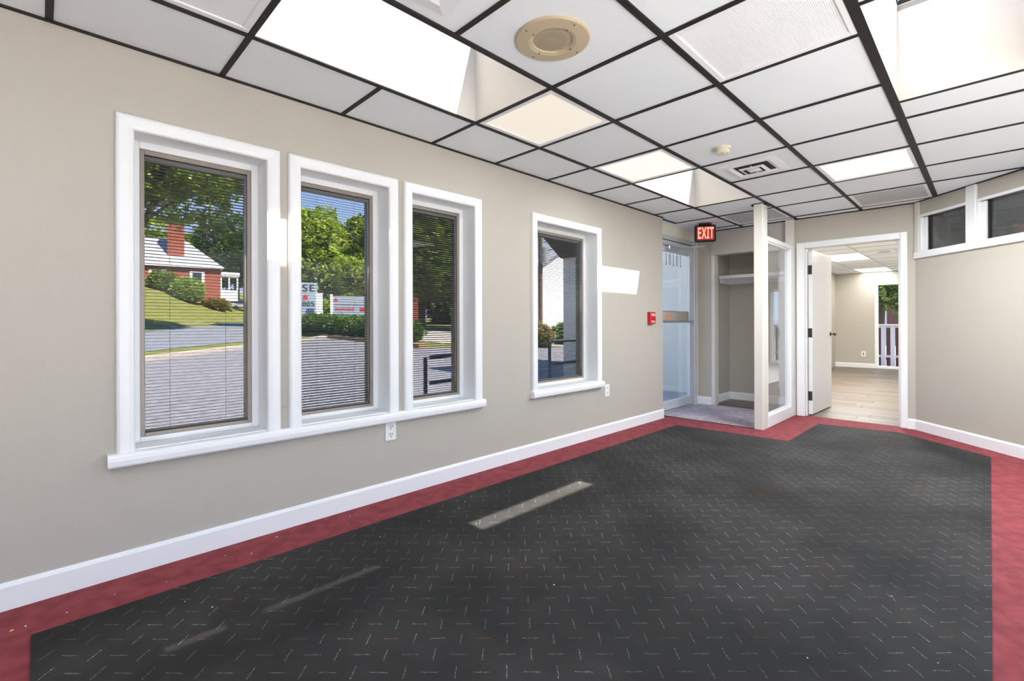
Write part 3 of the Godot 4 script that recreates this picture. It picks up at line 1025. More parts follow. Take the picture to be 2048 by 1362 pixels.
func left_windows() -> void:
	var labels := ["white cased window nearest the left edge with brick house outside", "white cased window in the middle of the group of three", "narrow looking white cased window third from the left edge", "separate white cased window beside the sunlit wall patch"]
	var blinds := ["mini blind in the window that shows the brick house", "mini blind in the window that shows the white signs", "mini blind in the third window with dense slats coloured backlit dark", "mini blind in the separate window near the wall patch"]
	var tilts := [-3.0, 9.0, -16.0, 2.0]
	for k in 4:
		var za: float = WIN[k][0]
		var zb: float = WIN[k][1]
		var oa := za + 0.066
		var ob := zb - 0.066
		var ytop := 2.049
		var ybot := 0.545
		var w := thing("window_%d" % (k + 1), labels[k], "window", Vector3.ZERO, 0, "", "structure")
		for side in 2:
			var zo: float = oa if side == 0 else ob
			var sg := -1.0 if side == 0 else 1.0
			var pa := []
			var pb := []
			for p in CASE:
				pa.append(Vector3(WALL + p[1], ybot, zo + sg * p[0]))
				pb.append(Vector3(WALL + p[1], ytop - p[0], zo + sg * p[0]))
			var st := st_new(); loft(st, pa, pb); mk("side_casing", st, M.trim_paint, w)
		var pa := []
		var pb := []
		for p in CASE:
			pa.append(Vector3(WALL + p[1], ytop - p[0], oa - p[0]))
			pb.append(Vector3(WALL + p[1], ytop - p[0], ob + p[0]))
		var st := st_new(); loft(st, pa, pb); mk("head_casing", st, M.trim_paint, w)
		# jamb lining
		st = st_new(); box(st, -2.925, WALL + 0.001, ybot, 1.996, za, za + 0.011, 0.001); mk("jamb", st, M.trim_paint, w)
		st = st_new(); box(st, -2.925, WALL + 0.001, ybot, 1.996, zb, zb - 0.011, 0.001); mk("jamb", st, M.trim_paint, w)
		st = st_new(); box(st, -2.925, WALL + 0.001, 1.984, 1.996, za, zb, 0.001); mk("jamb_head", st, M.trim_paint, w)
		# stops in two steps
		for a in [[-2.925, -2.840, 0.034]]:
			st = st_new(); box(st, a[0], a[1], 0.553, 1.984, za, za - a[2], 0.002); mk("stop", st, M.trim_paint, w)
			st = st_new(); box(st, a[0], a[1], 0.553, 1.984, zb, zb + a[2], 0.002); mk("stop", st, M.trim_paint, w)
			st = st_new(); box(st, a[0], a[1], 1.984 - a[2], 1.984, za - a[2], zb + a[2], 0.002); mk("stop", st, M.trim_paint, w)
		st = st_new(); box(st, -2.925, -2.842, 0.553, 0.577, za - 0.034, zb + 0.034, 0.002); mk("stop", st, M.trim_paint, w)
		# aluminium sash
		var fa := za - 0.034
		var fb := zb + 0.034
		var y0 := 0.577
		var y1 := 1.950
		for a in [[fa, fa - 0.020, y0, y1], [fb + 0.020, fb, y0, y1], [fa - 0.020, fb + 0.020, y1 - 0.024, y1], [fa - 0.020, fb + 0.020, y0, y0 + 0.018]]:
			st = st_new(); box(st, -2.925, -2.848, a[2], a[3], a[0], a[1], 0.002); mk("sash", st, M.bronze_frame, w)
		var ga := fa - 0.020
		var gb := fb + 0.020
		st = st_new(); box(st, -2.855, -2.852, y0 + 0.018, y1 - 0.024, ga, gb); mk("pane", st, M.glass_tinted, w)
		st = st_new(); box(st, -2.895, -2.891, y0 + 0.018, y1 - 0.024, ga, gb); mk("pane", st, M.glass_tinted, w)
		# blind between the panes
		var zc := (ga + gb) / 2
		var hw := (ga - gb) / 2 - 0.001
		var bl := thing("window_blind", blinds[k], "blind", Vector3(-2.872, y0 + 0.018, zc), 0, "mini blinds in the window wall")
		var hh := y1 - y0 - 0.042
		st = st_new(); box(st, -0.012, 0.012, hh - 0.022, hh - 0.002, -hw, hw, 0.002); mk("headrail", st, M.blind_rail, bl)
		st = st_new(); box(st, -0.008, 0.008, 0.002, 0.012, -hw, hw, 0.003); mk("bottom_rail", st, M.blind_rail, bl)
		for q in [-0.55, 0.55]:
			st = st_new(); tube(st, [Vector3(0.008, 0.005, hw * q), Vector3(0.008, hh - 0.01, hw * q)], 0.0008, 5); mk("ladder_cord", st, M.cord, bl)
		st = st_new(); tube(st, [Vector3(0.013, hh * 0.06, -hw + 0.007), Vector3(0.013, hh - 0.02, -hw + 0.007)], 0.0032, 8); mk("tilt_wand", st, M.wand, bl)
		st = st_new()
		var tl := deg_to_rad(tilts[k])
		var prev := Vector2.ZERO
		for q in 4:
			var fx := -0.0102 + 0.0204 * q / 3.0
			var fy := 0.0009 - 0.0009 * pow(fx / 0.0102, 2.0)
			var here := Vector2(fx * cos(tl) - fy * -sin(tl), fx * -sin(tl) + fy * cos(tl))
			if q > 0:
				var n := Vector3(-(here.y - prev.y), here.x - prev.x, 0).normalized()
				quad(st, Vector3(prev.x, prev.y, -hw + 0.002), Vector3(here.x, here.y, -hw + 0.002), Vector3(here.x, here.y, hw - 0.002), Vector3(prev.x, prev.y, hw - 0.002), n)
				quad(st, Vector3(prev.x, prev.y - 0.0005, -hw + 0.002), Vector3(here.x, here.y - 0.0005, -hw + 0.002), Vector3(here.x, here.y - 0.0005, hw - 0.002), Vector3(prev.x, prev.y - 0.0005, hw - 0.002), -n)
			prev = here
		var sl := meshed(st, M.slat)
		var y := 0.024
		while y < hh - 0.026:
			inst("slat", sl, bl, Vector3(0, y, 0))
			y += 0.0158
	# shared stool under the first three windows, and the stool of the fourth
	for a in [[-0.205, -2.378, "trim_2", "long white bullnose sill under the three grouped windows", 0], [-2.912, -3.938, "trim_3", "short white bullnose sill under the separate window", 3]]:
		var sw := thing(a[2], a[3], "window sill", Vector3.ZERO, 0, "", "structure")
		var pa := []
		var pb := []
		for p in [[0.0, 0.487], [0.036, 0.487], [0.043, 0.490], [0.047, 0.497], [0.049, 0.518], [0.047, 0.534], [0.042, 0.542], [0.034, 0.547], [0.0, 0.547]]:
			pa.append(Vector3(WALL + p[0], p[1], a[0]))
			pb.append(Vector3(WALL + p[0], p[1], a[1]))
		var st := st_new(); loft(st, pa, pb); mk("nosing", st, M.trim_paint, sw)
		for k in 4:
			if (k == 3) == (a[4] == 3):
				st = st_new(); box(st, -2.925, WALL + 0.002, 0.515, 0.5525, WIN[k][0] + 0.010, WIN[k][1] - 0.010, 0.002); mk("sill_board", st, M.trim_paint, sw)
		if a[4] == 0:
			# flat strips of wall casing between the grouped windows
			pass

# ---------------------------------------------------------------- vestibule
func vestibule() -> void:
	# exit door in a recessed aluminium frame
	var d := thing("door_1", "aluminium framed glass exit door with push bar", "door", Vector3.ZERO, 0, "", "structure")
	var st := st_new()
	box(st, -2.925, -2.838, 0.0, 2.215, -5.2, -5.255, 0.004); mk("jamb", st, M.alu_paint, d)
	st = st_new(); box(st, -2.925, -2.835, 0.0, 2.215, -6.325, -6.40, 0.004); mk("jamb", st, M.alu_paint, d)
	st = st_new(); box(st, -2.925, -2.838, 2.095, 2.215, -5.255, -6.325, 0.004); mk("header", st, M.alu_paint, d)
	st = st_new(); box(st, -2.842, -2.832, 2.150, 2.160, -5.255, -6.325, 0.002); mk("header_groove", st, M.hinge_steel, d)
	for a in [[-5.262, -5.345, 0.02, 2.085], [-6.235, -6.318, 0.02, 2.085]]:
		st = st_new(); box(st, -2.905, -2.862, a[2], a[3], a[0], a[1], 0.004); mk("stile", st, M.alu_paint, d)
	st = st_new(); box(st, -2.905, -2.862, 2.02, 2.085, -5.345, -6.235, 0.004); mk("top_rail", st, M.alu_paint, d)
	st = st_new(); box(st, -2.905, -2.862, 0.02, 0.13, -5.345, -6.235, 0.004); mk("bottom_rail", st, M.alu_paint, d)
	st = st_new(); box(st, -2.886, -2.880, 0.13, 2.02, -5.345, -6.235); mk("pane", st, M.glass_door, d)
	st = st_new(); box(st, -2.8785, -2.8775, 1.15, 1.265, -5.345, -6.232); mk("reflection_strip", st, M.strip_tone, d)  # added strip that stands in for a reflection in the glass
	st = st_new(); box(st, -2.8785, -2.8770, 1.262, 1.270, -5.345, -6.232); mk("reflection_edge", st, M.aluminium, d)
	st = st_new(); tube(st, [Vector3(-2.845, 1.135, -5.30), Vector3(-2.835, 1.135, -5.33), Vector3(-2.835, 1.135, -6.25), Vector3(-2.845, 1.135, -6.28)], 0.016, 12); mk("push_bar", st, M.aluminium, d)
	for k in 2:
		st = st_new(); box(st, -2.862, -2.835, 1.11, 1.16, [-5.285, -6.30][k] , [-5.315, -6.27][k], 0.004); mk("bar_bracket", st, M.aluminium, d)
	# door closer
	st = st_new(); box(st, -2.862, -2.80, 2.035, 2.085, -5.55, -5.83, 0.008); mk("closer_body", st, M.aluminium, d)
	st = st_new()
	tube(st, [Vector3(-2.825, 2.095, -5.66), Vector3(-2.72, 2.105, -6.03)], 0.009, 8)
	tube(st, [Vector3(-2.72, 2.105, -6.03), Vector3(-2.60, 2.11, -6.10)], 0.009, 8)
	mk("closer_arm", st, M.alu_paint, d)
	# street number on the glass, hung under the top rail
	st = st_new()
	for k in 5:
		var zc := -5.60 - k * 0.098
		if k % 2 == 0:
			tube(st, [Vector3(-2.8755, 2.0, zc), Vector3(-2.8755, 1.855, zc)], 0.004, 6)
			tube(st, [Vector3(-2.8755, 1.855, zc - 0.010), Vector3(-2.8755, 1.855, zc + 0.010)], 0.005, 6)
		else:
			var loop := []
			for q in 17:
				var f := TAU * q / 16
				loop.append(Vector3(-2.8755, 1.928 + sin(f) * 0.072, zc + cos(f) * 0.019))
			tube(st, loop, 0.0035, 6)
	mk("street_number", st, M.number_grey, d)
	st = st_new()
	for k in 8:
		var f := TAU * k / 8
		var c := Vector3(-2.8765, 1.195 + sin(f) * 0.022, -5.66 + cos(f) * 0.055)
		lathe(st, c, [Vector2(0.016, -0.001), Vector2(0.013, 0.001), Vector2(0.0, 0.0015)], 8, Basis(Vector3.BACK, -PI / 2))
	mk("reflection_blotch", st, orange(), d)  # orange blotch of that reflection, drawn as a flat shape
	# column
	var col := thing("column", "slim cream square column between vestibule and carpet", "column", Vector3(-1.697, 0, -5.37), 0, "", "structure")
	st = st_new(); box(st, -0.046, 0.046, 0.0, 2.352, -0.072, 0.072, 0.006); mk("shaft", st, M.column_paint, col)
	st = st_new(); box(st, -0.075, 0.075, 2.344, 2.3535, -0.10, 0.06, 0.002); mk("cap_plate", st, M.grid_bronze, col)
	# half pilaster on the far wall
	st = st_new(); box(st, -1.745, -1.652, 0.0, 2.352, FAR + 0.07, FAR, 0.005)
	struct("trim_4", st, M.column_paint, "cream pilaster between closet recess and doorway casing", "trim")
	# glazed screen
	var g := thing("glass_partition", "white framed glass partition between the column and the far wall", "partition", Vector3.ZERO, 0, "", "structure")
	st = st_new(); box(st, -1.725, -1.655, 0.0, 0.125, -5.445, -6.385, 0.004); mk("bottom_rail", st, M.trim_paint, g)
	st = st_new(); box(st, -1.725, -1.655, 1.985, 2.035, -5.445, -6.385, 0.004); mk("top_rail", st, M.trim_paint, g)
	st = st_new(); box(st, -1.725, -1.655, 0.125, 1.985, -5.445, -5.470, 0.003); mk("stile", st, M.trim_paint, g)
	st = st_new(); box(st, -1.725, -1.655, 0.125, 1.985, -6.30, -6.385, 0.003); mk("stile", st, M.trim_paint, g)
	for a in [[-5.470, -5.480, 0.125, 1.985], [-6.285, -6.30, 0.125, 1.985]]:
		st = st_new(); box(st, -1.708, -1.672, a[2], a[3], a[0], a[1], 0.002); mk("bead", st, M.trim_paint, g)
	st = st_new(); box(st, -1.708, -1.672, 0.125, 0.142, -5.480, -6.285, 0.002); mk("bead", st, M.trim_paint, g)
	st = st_new(); box(st, -1.708, -1.672, 1.968, 1.985, -5.480, -6.285, 0.002); mk("bead", st, M.trim_paint, g)
	st = st_new(); box(st, -1.692, -1.688, 0.142, 1.968, -5.480, -6.285); mk("pane", st, M.glass_clear, g)
	# closet shelf
	var s := thing("closet_shelf", "white closet shelf on cleats inside the recess", "shelf", Vector3(-2.2, 1.70, -7.0))
	st = st_new(); box(st, -0.503, 0.498, 0.06, 0.080, -0.205, 0.16, 0.003); mk("board", st, M.trim_paint, s)
	st = st_new(); box(st, -0.503, 0.498, 0.035, 0.082, 0.16, 0.178, 0.003); mk("front_edge", st, M.trim_paint, s)
	st = st_new(); box(st, -0.503, -0.485, -0.02, 0.06, -0.205, 0.15, 0.003); mk("cleat", st, M.trim_paint, s)
	st = st_new(); box(st, 0.480, 0.498, -0.02, 0.06, -0.205, 0.15, 0.003); mk("cleat", st, M.trim_paint, s)
	st = st_new(); box(st, -0.485, 0.480, -0.02, 0.06, -0.205, -0.187, 0.003); mk("cleat", st, M.trim_paint, s)
	# doorway casing
	var c := thing("trim_5", "white casing around the open doorway", "door casing", Vector3.ZERO, 0, "", "structure")
	for a in [[-1.638, -1.555, 0.0, 2.068], [-0.668, -0.608, 0.0, 2.068]]:
		st = st_new(); box(st, a[0], a[1], a[2], a[3], FAR, FAR + 0.018, 0.005); mk("side_casing", st, M.trim_paint, c)
	st = st_new(); box(st, -1.555, -0.668, 1.998, 2.068, FAR, FAR + 0.0179, 0.005); mk("head_casing", st, M.trim_paint, c)
	st = st_new(); box(st, -1.575, -1.555, 0.0, 2.02, FAR, -6.58, 0.002); mk("jamb", st, M.trim_paint, c)
	st = st_new(); box(st, -0.675, -0.655, 0.0, 2.02, FAR, -6.58, 0.002); mk("jamb", st, M.trim_paint, c)
	st = st_new(); box(st, -1.555, -0.675, 1.998, 2.02, FAR, -6.58, 0.002); mk("jamb_head", st, M.trim_paint, c)
	st = st_new(); box(st, -1.555, -1.541, 0.0, 1.998, -6.50, -6.535, 0.002); mk("stop", st, M.trim_paint, c)
	st = st_new(); box(st, -0.689, -0.675, 0.0, 1.998, -6.50, -6.535, 0.002); mk("stop", st, M.trim_paint, c)
	# open door leaf swung into the far room
	var lf := thing("door_2", "white flush door standing open into the far room", "door", Vector3(-1.548, 0.012, -6.585), deg_to_rad(-1.5), "", "structure")
	st = st_new(); box(st, 0.0, 0.044, 0.0, 1.975, -0.004, -0.86, 0.002); mk("leaf", st, M.trim_paint, lf)
	for y in [0.22, 0.98, 1.74]:
		var hg := Node3D.new()
		hg.name = "hinge"
		lf.add_child(hg, true)
		st = st_new(); box(st, 0.002, 0.040, y - 0.055, y + 0.055, 0.0, -0.006, 0.001); mk("hinge_leaf", st, M.hinge_steel, hg)
		st = st_new(); tube(st, [Vector3(-0.006, y - 0.055, 0.004), Vector3(-0.006, y + 0.055, 0.004)], 0.007, 10); mk("hinge_pin", st, M.hinge_steel, hg)
	st = st_new()
	lathe(st, Vector3(0.044, 0.955, -0.80), [Vector2(0.030, 0.0), Vector2(0.030, 0.006), Vector2(0.012, 0.012), Vector2(0.010, 0.030), Vector2(0.022, 0.040), Vector2(0.027, 0.052), Vector2(0.022, 0.064), Vector2(0.0, 0.067)], 20, Basis(Vector3.BACK, -PI / 2))
	mk("knob", st, M.brass_dark, lf)

func orange() -> StandardMaterial3D:
	if not M.has("blotch_orange"):
		mat("blotch_orange", rgb(226, 140, 60), 0.6)
	return M.blotch_orange

# ---------------------------------------------------------------- small things on the walls
func wall_things() -> void:
	for a in [["white duplex outlet under the sill of the grouped windows", -1.595, 0.427], ["white duplex outlet beside the separate window", -4.04, 0.440]]:
		var o := thing("wall_outlet", a[0], "outlet", Vector3(WALL, a[2], a[1]), PI / 2, "wall outlets")
		var st := st_new(); box(st, -0.039, 0.039, -0.061, 0.061, 0.0, 0.006, 0.003); mk("plate", st, M.plastic_white, o)
		for q in [-0.026, 0.026]:
			st = st_new(); box(st, -0.017, 0.017, q - 0.018, q + 0.018, 0.005, 0.0085, 0.002)
			var re := mk("receptacle", st, M.plastic_white, o)
			for x in [-0.008, 0.006]:
				st = st_new(); box(st, x, x + 0.0035, q - 0.002, q + 0.012, 0.0080, 0.0089); mk("slot", st, M.slot, re)
			st = st_new(); box(st, -0.003, 0.003, q - 0.013, q - 0.006, 0.0080, 0.0089); mk("slot", st, M.slot, re)
	var mm := MultiMesh.new()
	mm.transform_format = MultiMesh.TRANSFORM_3D
	mm.use_colors = true
	var cs := st_new(); box(cs, -0.004, 0.004, 0.0, 0.003, -0.0025, 0.0025, 0.001)
	mm.mesh = meshed(cs, M.crumb)
	var bits := 34
	mm.instance_count = bits
	rng.seed = 12
	for k in bits:
		var onb := k < 18
		var px := rng.randf_range(-2.68, -2.45) if onb else rng.randf_range(-2.35, -0.1)
		var pz := rng.randf_range(-1.4, 0.3) if onb else rng.randf_range(-2.6, -0.1)
		var sc := rng.randf_range(0.35, 0.9) * (1.7 if k % 7 == 0 else 1.0)
		mm.set_instance_transform(k, Transform3D(Basis(Vector3.UP, rng.randf() * TAU).scaled(Vector3.ONE * sc), Vector3(px, 0.0 if onb else 0.004, pz)))
		mm.set_instance_color(k, Color(0.75, 0.38, 0.14) if k % 7 == 0 else Color(0.72, 0.70, 0.64))
	var crumbs := MultiMeshInstance3D.new()
	crumbs.multimesh = mm
	crumbs.name = "crumbs"
	tag(crumbs, "pale and orange crumbs scattered on the carpet", "crumbs", "", "stuff")
	add_child(crumbs)
	var fo := thing("wall_outlet", "tiny white outlet on the back wall of the far room", "outlet", Vector3(-2.215, 0.34, -14.5), 0, "wall outlets")
	var st := st_new(); box(st, -0.045, 0.045, -0.065, 0.065, 0.0, 0.006, 0.002); mk("plate", st, M.plastic_white, fo)
	st = st_new(); box(st, -0.012, 0.012, -0.035, 0.035, 0.006, 0.008); mk("receptacle", st, M.sign_grey, fo)
	# fire alarm pull station
	var p := thing("fire_alarm_pull", "small red fire alarm box on the wall before the exit door", "fire alarm", Vector3(WALL, 1.172, -4.90), PI / 2)
	st = st_new(); box(st, -0.058, 0.058, -0.068, 0.068, 0.0, 0.042, 0.005); mk("case", st, M.fire_red, p)
	st = st_new(); box(st, -0.040, 0.040, -0.016, 0.006, 0.040, 0.054, 0.004); mk("pull_handle", st, M.fire_red, p)
	var tm := text_mesh("FIRE", 0.035, 0.001, M.plastic_white)
	var tx := inst("lettering", tm, p, Vector3(0, 0.036, 0.0425))
	tx.scale = Vector3(0.085 / tm.get_aabb().size.x, 0.028 / tm.get_aabb().size.y, 1)
	var tm2 := text_mesh("PULL", 0.03, 0.001, M.plastic_white)
	tx = inst("lettering", tm2, p, Vector3(0, -0.040, 0.0425))
	tx.scale = Vector3(0.075 / tm2.get_aabb().size.x, 0.024 / tm2.get_aabb().size.y, 1)
	# what the high windows show of the office
	var cb := thing("office_cabinet", "tall brown wooden cabinet behind the high windows", "cabinet", Vector3(0.52, 0, -8.66))
	st = st_new(); box(st, -0.22, 0.35, 0.0, 2.16, -0.28, 0.24, 0.006); mk("carcass", st, M.cabinet_wood, cb)
	for x in [-0.21, 0.07]:
		st = st_new(); box(st, x, x + 0.27, 0.05, 2.12, 0.24, 0.258, 0.004); mk("door", st, M.cabinet_wood, cb)
	var wb := thing("office_board", "white board on the office wall behind the high windows", "board", Vector3(0.05, 1.9, -8.94))
	st = st_new(); box(st, -0.24, 0.22, -0.30, 0.22, 0.0, 0.02, 0.003); mk("panel", st, M.plastic_white, wb)

# ---------------------------------------------------------------- outdoors
var leaf_clump: ArrayMesh

func make_clump() -> void:
	var r := RandomNumberGenerator.new()
	r.seed = 3
	var st := st_new()
	for k in 9:
		var c := Vector3(r.randfn(0, 0.33), r.randfn(0, 0.28), r.randfn(0, 0.33))
		var b := Basis.from_euler(Vector3(r.randf_range(-0.9, 0.9), r.randf() * TAU, r.randf_range(-0.7, 0.7)))
		var l := r.randf_range(0.26, 0.42)
		var wd := l * 0.5
		var pts := [Vector3(0, 0, -l), Vector3(wd, 0.05, -0.1 * l), Vector3(0, -0.03, l), Vector3(-wd, 0.05, -0.1 * l)]
		var n: Vector3 = b * Vector3.UP
		tri(st, c + b * pts[0], c + b * pts[1], c + b * pts[2], n)
		tri(st, c + b * pts[0], c + b * pts[2], c + b * pts[3], n)
	leaf_clump = meshed(st, M.leaf)

func foliage(parent: Node, called: String, blobs: Array, count: int, size: float, c0: Color, c1: Color, sd: int) -> MultiMeshInstance3D:
	# blobs: [centre, radii]; clumps gather near the surface of each blob
	var r := RandomNumberGenerator.new()
	r.seed = sd
	var mm := MultiMesh.new()
	mm.transform_format = MultiMesh.TRANSFORM_3D
	mm.use_colors = true
	mm.mesh = leaf_clump
	mm.instance_count = count
	for k in count:
		var b: Array = blobs[r.randi_range(0, blobs.size() - 1)]
		var d := Vector3(r.randfn(), r.randfn(), r.randfn()).normalized()
		var f := pow(r.randf(), 0.33) * 0.35 + 0.65
		var p: Vector3 = b[0] + d * b[1] * f
		var s := size * r.randf_range(0.7, 1.25)
		mm.set_instance_transform(k, Transform3D(Basis.from_euler(Vector3(r.randf_range(-0.6, 0.6), r.randf() * TAU, r.randf_range(-0.6, 0.6))).scaled(Vector3.ONE * s), p))
		mm.set_instance_color(k, c0.lerp(c1, r.randf()))
	var o := MultiMeshInstance3D.new()
	o.multimesh = mm
	o.name = called
	o.set_meta("kind", "stuff")
	parent.add_child(o, true)
	return o

func tree(label: String, x: float, z: float, yc: float, rx: float, ry: float, count: int, size: float, c0: Color, c1: Color, sd: int, trunk_dx := 0.0) -> void:
	var base := ground(x + trunk_dx, z)
	var t := thing("tree", label, "tree", base, 0, "trees outside")
	var ctr := site(x, z, yc) - base
	var st := st_new()
	var r0 := clampf(ry * 0.06, 0.12, 0.4)
	tube(st, [Vector3(0, -0.3, 0), ctr * 0.35 + Vector3(0, 0.2, 0), ctr], r0, 9)
	for k in 4:
		var f := TAU * k / 4 + sd
		tube(st, [ctr * 0.7, ctr + Vector3(cos(f) * rx * 0.6, ry * 0.3, sin(f) * rx * 0.6)], r0 * 0.4, 6)
	mk("trunk", st, M.bark, t)
	var r := RandomNumberGenerator.new()
	r.seed = sd
	var blobs := []
	for k in 9:
		var d := Vector3(r.randfn(), r.randfn() * 0.8, r.randfn()).normalized() * 0.55
		var rr := r.randf_range(0.42, 0.6)
		blobs.append([ctr + d * Vector3(rx, ry, rx), Vector3(rx, ry, rx) * rr])
	foliage(t, "crown", blobs, count, size, c0, c1, sd + 100)

func shrub(label: String, x: float, z: float, r: float, h: float, count: int, size: float, c0: Color, c1: Color, sd: int, called := "shrub") -> void:
	var base := ground(x, z)
	var t := thing(called, label, "shrub", base, 0, "shrubs outside")
	var st := st_new()
	for k in 4:
		var f := TAU * k / 4.0
		tube(st, [Vector3(0, -0.1, 0), Vector3(cos(f) * r * 0.5, h * 0.7, sin(f) * r * 0.5)], 0.03, 5)
	mk("stem", st, M.bark, t)
	foliage(t, "foliage", [[Vector3(0, h * 0.5, 0), Vector3(r, h * 0.55, r)], [Vector3(r * 0.4, h * 0.45, 0), Vector3(r * 0.7, h * 0.45, r * 0.7)]], count, size, c0, c1, sd)

func flat_poly(pts: Array, up: float) -> SurfaceTool:
	var poly := PackedVector2Array()
	for p in pts: poly.append(Vector2(p[0], p[1]))
	var idx := Geometry2D.triangulate_polygon(poly)
	var st := st_new()
	for k in range(0, idx.size(), 3):
		var v := []
		for q in 3:
			var pp := poly[idx[k + q]]
			var w := site(pp.x, pp.y)
			w.y = -0.15 + 0.03 * (-w.x - 2.93) + up
			v.append(w)
		tri(st, v[0], v[1], v[2], Vector3.UP)
	return st

func kerb(label: String, a: Vector2, b: Vector2, w: float, h: float, m: Material) -> void:
	var st := st_new()
	var n := int((b - a).length() / 2.5) + 1
	var side := (b - a).normalized().orthogonal() * w
	for k in n:
		var p := a.lerp(b, float(k) / n)
		var q := a.lerp(b, float(k + 1) / n)
		var pa := [ground(p.x, p.y, -0.1), ground(p.x + side.x, p.y + side.y, -0.1), ground(p.x + side.x, p.y + side.y, h), ground(p.x, p.y, h)]
		var pb := [ground(q.x, q.y, -0.1), ground(q.x + side.x, q.y + side.y, -0.1), ground(q.x + side.x, q.y + side.y, h), ground(q.x, q.y, h)]
		loft(st, pa, pb)
	struct("kerb", st, m, label, "kerb")

func outdoors() -> void:
	make_clump()
	# lawn over everything, with the bank beyond the street
	var st := st_new()
	var nx := 44
	var nz := 44
	for i in nx:
		for j in nz:
			var x0 := lerpf(-95, 70, float(i) / nx)
			var x1 := lerpf(-95, 70, float(i + 1) / nx)
			var z0 := lerpf(-60, 120, float(j) / nz)
			var z1 := lerpf(-60, 120, float(j + 1) / nz)
			var c := [ground(x0, z0, -0.06), ground(x1, z0, -0.06), ground(x1, z1, -0.06), ground(x0, z1, -0.06)]
			for q in [[0, 1, 2], [0, 2, 3]]:
				var n: Vector3 = (c[q[1]] - c[q[0]]).cross(c[q[2]] - c[q[0]]).normalized()
				if n.y < 0: n = -n
				tri(st, c[q[0]], c[q[1]], c[q[2]], n)
	struct("lawn", st, M.lawn, "sunlit lawn rising beyond the street", "lawn")
	struct("parking_lot", flat_poly([[-9.5, -40], [-9.5, 24.2], [-3.4, 18.2], [16, 24], [40, 24], [40, -40]], 0.0), M.asphalt, "grey asphalt parking lot outside the windows", "parking lot")
	struct("street", flat_poly([[-11.6, -30], [-11.6, 60], [-33.0, 60], [-25.6, 33], [-17, -30]], -0.045), M.road, "grey street beyond the grass strip", "street")
	struct("street", flat_poly([[-2.2, 20.6], [-11.5, 30], [-11.5, 47], [30, 47], [30, 22]], -0.04), M.concrete, "pale concrete drive beyond the end of the hedge", "street")
	kerb("pale concrete kerb at the edge of the parking lot", Vector2(-9.7, -20), Vector2(-9.4, 24.2), 0.35, 0.10, M.concrete)
	kerb("pale kerb on the far side of the street", Vector2(-19.9, 12), Vector2(-33.0, 59.7), 0.5, 0.14, M.concrete)
	kerb("tan landscape edging in front of the clipped hedge", Vector2(-9.4, 24.2), Vector2(-3.2, 18.0), 0.4, 0.16, M.mulch)
	# clipped hedge
	var g0 := Color(0.05, 0.11, 0.025)
	var g1 := Color(0.22, 0.31, 0.07)
	var h0 := Vector2(-11.6, 27.1)
	var h1 := Vector2(-4.3, 19.8)
	var hb := ground(h0.x, h0.y)
	var hd := thing("hedge", "clipped green hedge in front of the white signs", "hedge", hb)
	st = st_new()
	var dirv := (h1 - h0).normalized()
	var nrm2 := Vector2(-dirv.y, dirv.x) * 0.42
	for k in 8:
		var p := h0.lerp(h1, k / 8.0)
		var q := h0.lerp(h1, (k + 1) / 8.0)
		var pa := [ground(p.x - nrm2.x, p.y - nrm2.y) - hb, ground(p.x + nrm2.x, p.y + nrm2.y) - hb, ground(p.x + nrm2.x, p.y + nrm2.y, 0.92) - hb, ground(p.x - nrm2.x, p.y - nrm2.y, 0.92) - hb]
		var pb := [ground(q.x - nrm2.x, q.y - nrm2.y) - hb, ground(q.x + nrm2.x, q.y + nrm2.y) - hb, ground(q.x + nrm2.x, q.y + nrm2.y, 0.92) - hb, ground(q.x - nrm2.x, q.y - nrm2.y, 0.92) - hb]
		loft(st, pa, pb)
	mk("inner_branches", st, hedge_core(), hd)
	var blobs := []
	for k in 40:
		var p := h0.lerp(h1, k / 39.0)
		blobs.append([ground(p.x, p.y, 0.55) - hb, Vector3(0.62, 0.55, 0.62)])
	foliage(hd, "foliage", blobs, 5200, 0.24, g0, g1, 400)
	# trees: seen over the street and behind the signs
	var y0 := Color(0.15, 0.22, 0.035)
	var y1 := Color(0.48, 0.55, 0.12)
	var k0 := Color(0.05, 0.10, 0.03)
	var k1 := Color(0.17, 0.26, 0.08)
	tree("large leafy tree hanging over the brick house", -20.2, 28, 10.1, 4.6, 2.7, 1400, 0.6, y0, y1, 11, -4.4)
	tree("dark evergreen tree beside the white porch", -44.0, 76, 12.5, 6.0, 7.0, 2400, 1.0, k0, k1, 12)
	tree("tall tree standing behind the brick house", -62.0, 84, 14.0, 7.0, 5.5, 1500, 1.2, y0, y1, 13)
	tree("broad green tree rising behind the lease sign", -16.8, 42, 6.9, 5.6, 4.2, 4200, 0.75, y0, y1, 14)
	tree("tall green tree behind the second white sign", -13.2, 47, 8.6, 3.6, 6.2, 3000, 0.75, g0, y1, 15)
	tree("tree with a thin top against the blue sky", -24.5, 64, 13.0, 3.4, 4.0, 900, 0.8, y0, y1, 16)
	tree("small light green tree near the far brick house", -11.6, 35, 4.3, 1.9, 2.0, 1500, 0.42, g1, y1, 17)
	tree("shady tree filling the upper part of the third window", -7.4, 39, 7.6, 5.0, 5.0, 2300, 0.72, y0, y1, 18)
	tree("dark tree at the edge of the third window", -4.6, 44, 8.4, 4.8, 5.6, 2300, 0.72, k1, y1, 19)
	tree("dense tree far behind the concrete drive", -5.5, 62, 8.5, 7.0, 5.0, 4000, 0.9, k0, g1, 20)
	# shrubs
	shrub("rounded green bush in front of the brick house wall", -39.4, 53.6, 1.4, 2.0, 700, 0.5, g0, y1, 31)
	shrub("taller green bush by the brick house corner", -36.6, 53.6, 1.6, 2.5, 800, 0.5, g1, y1, 32)
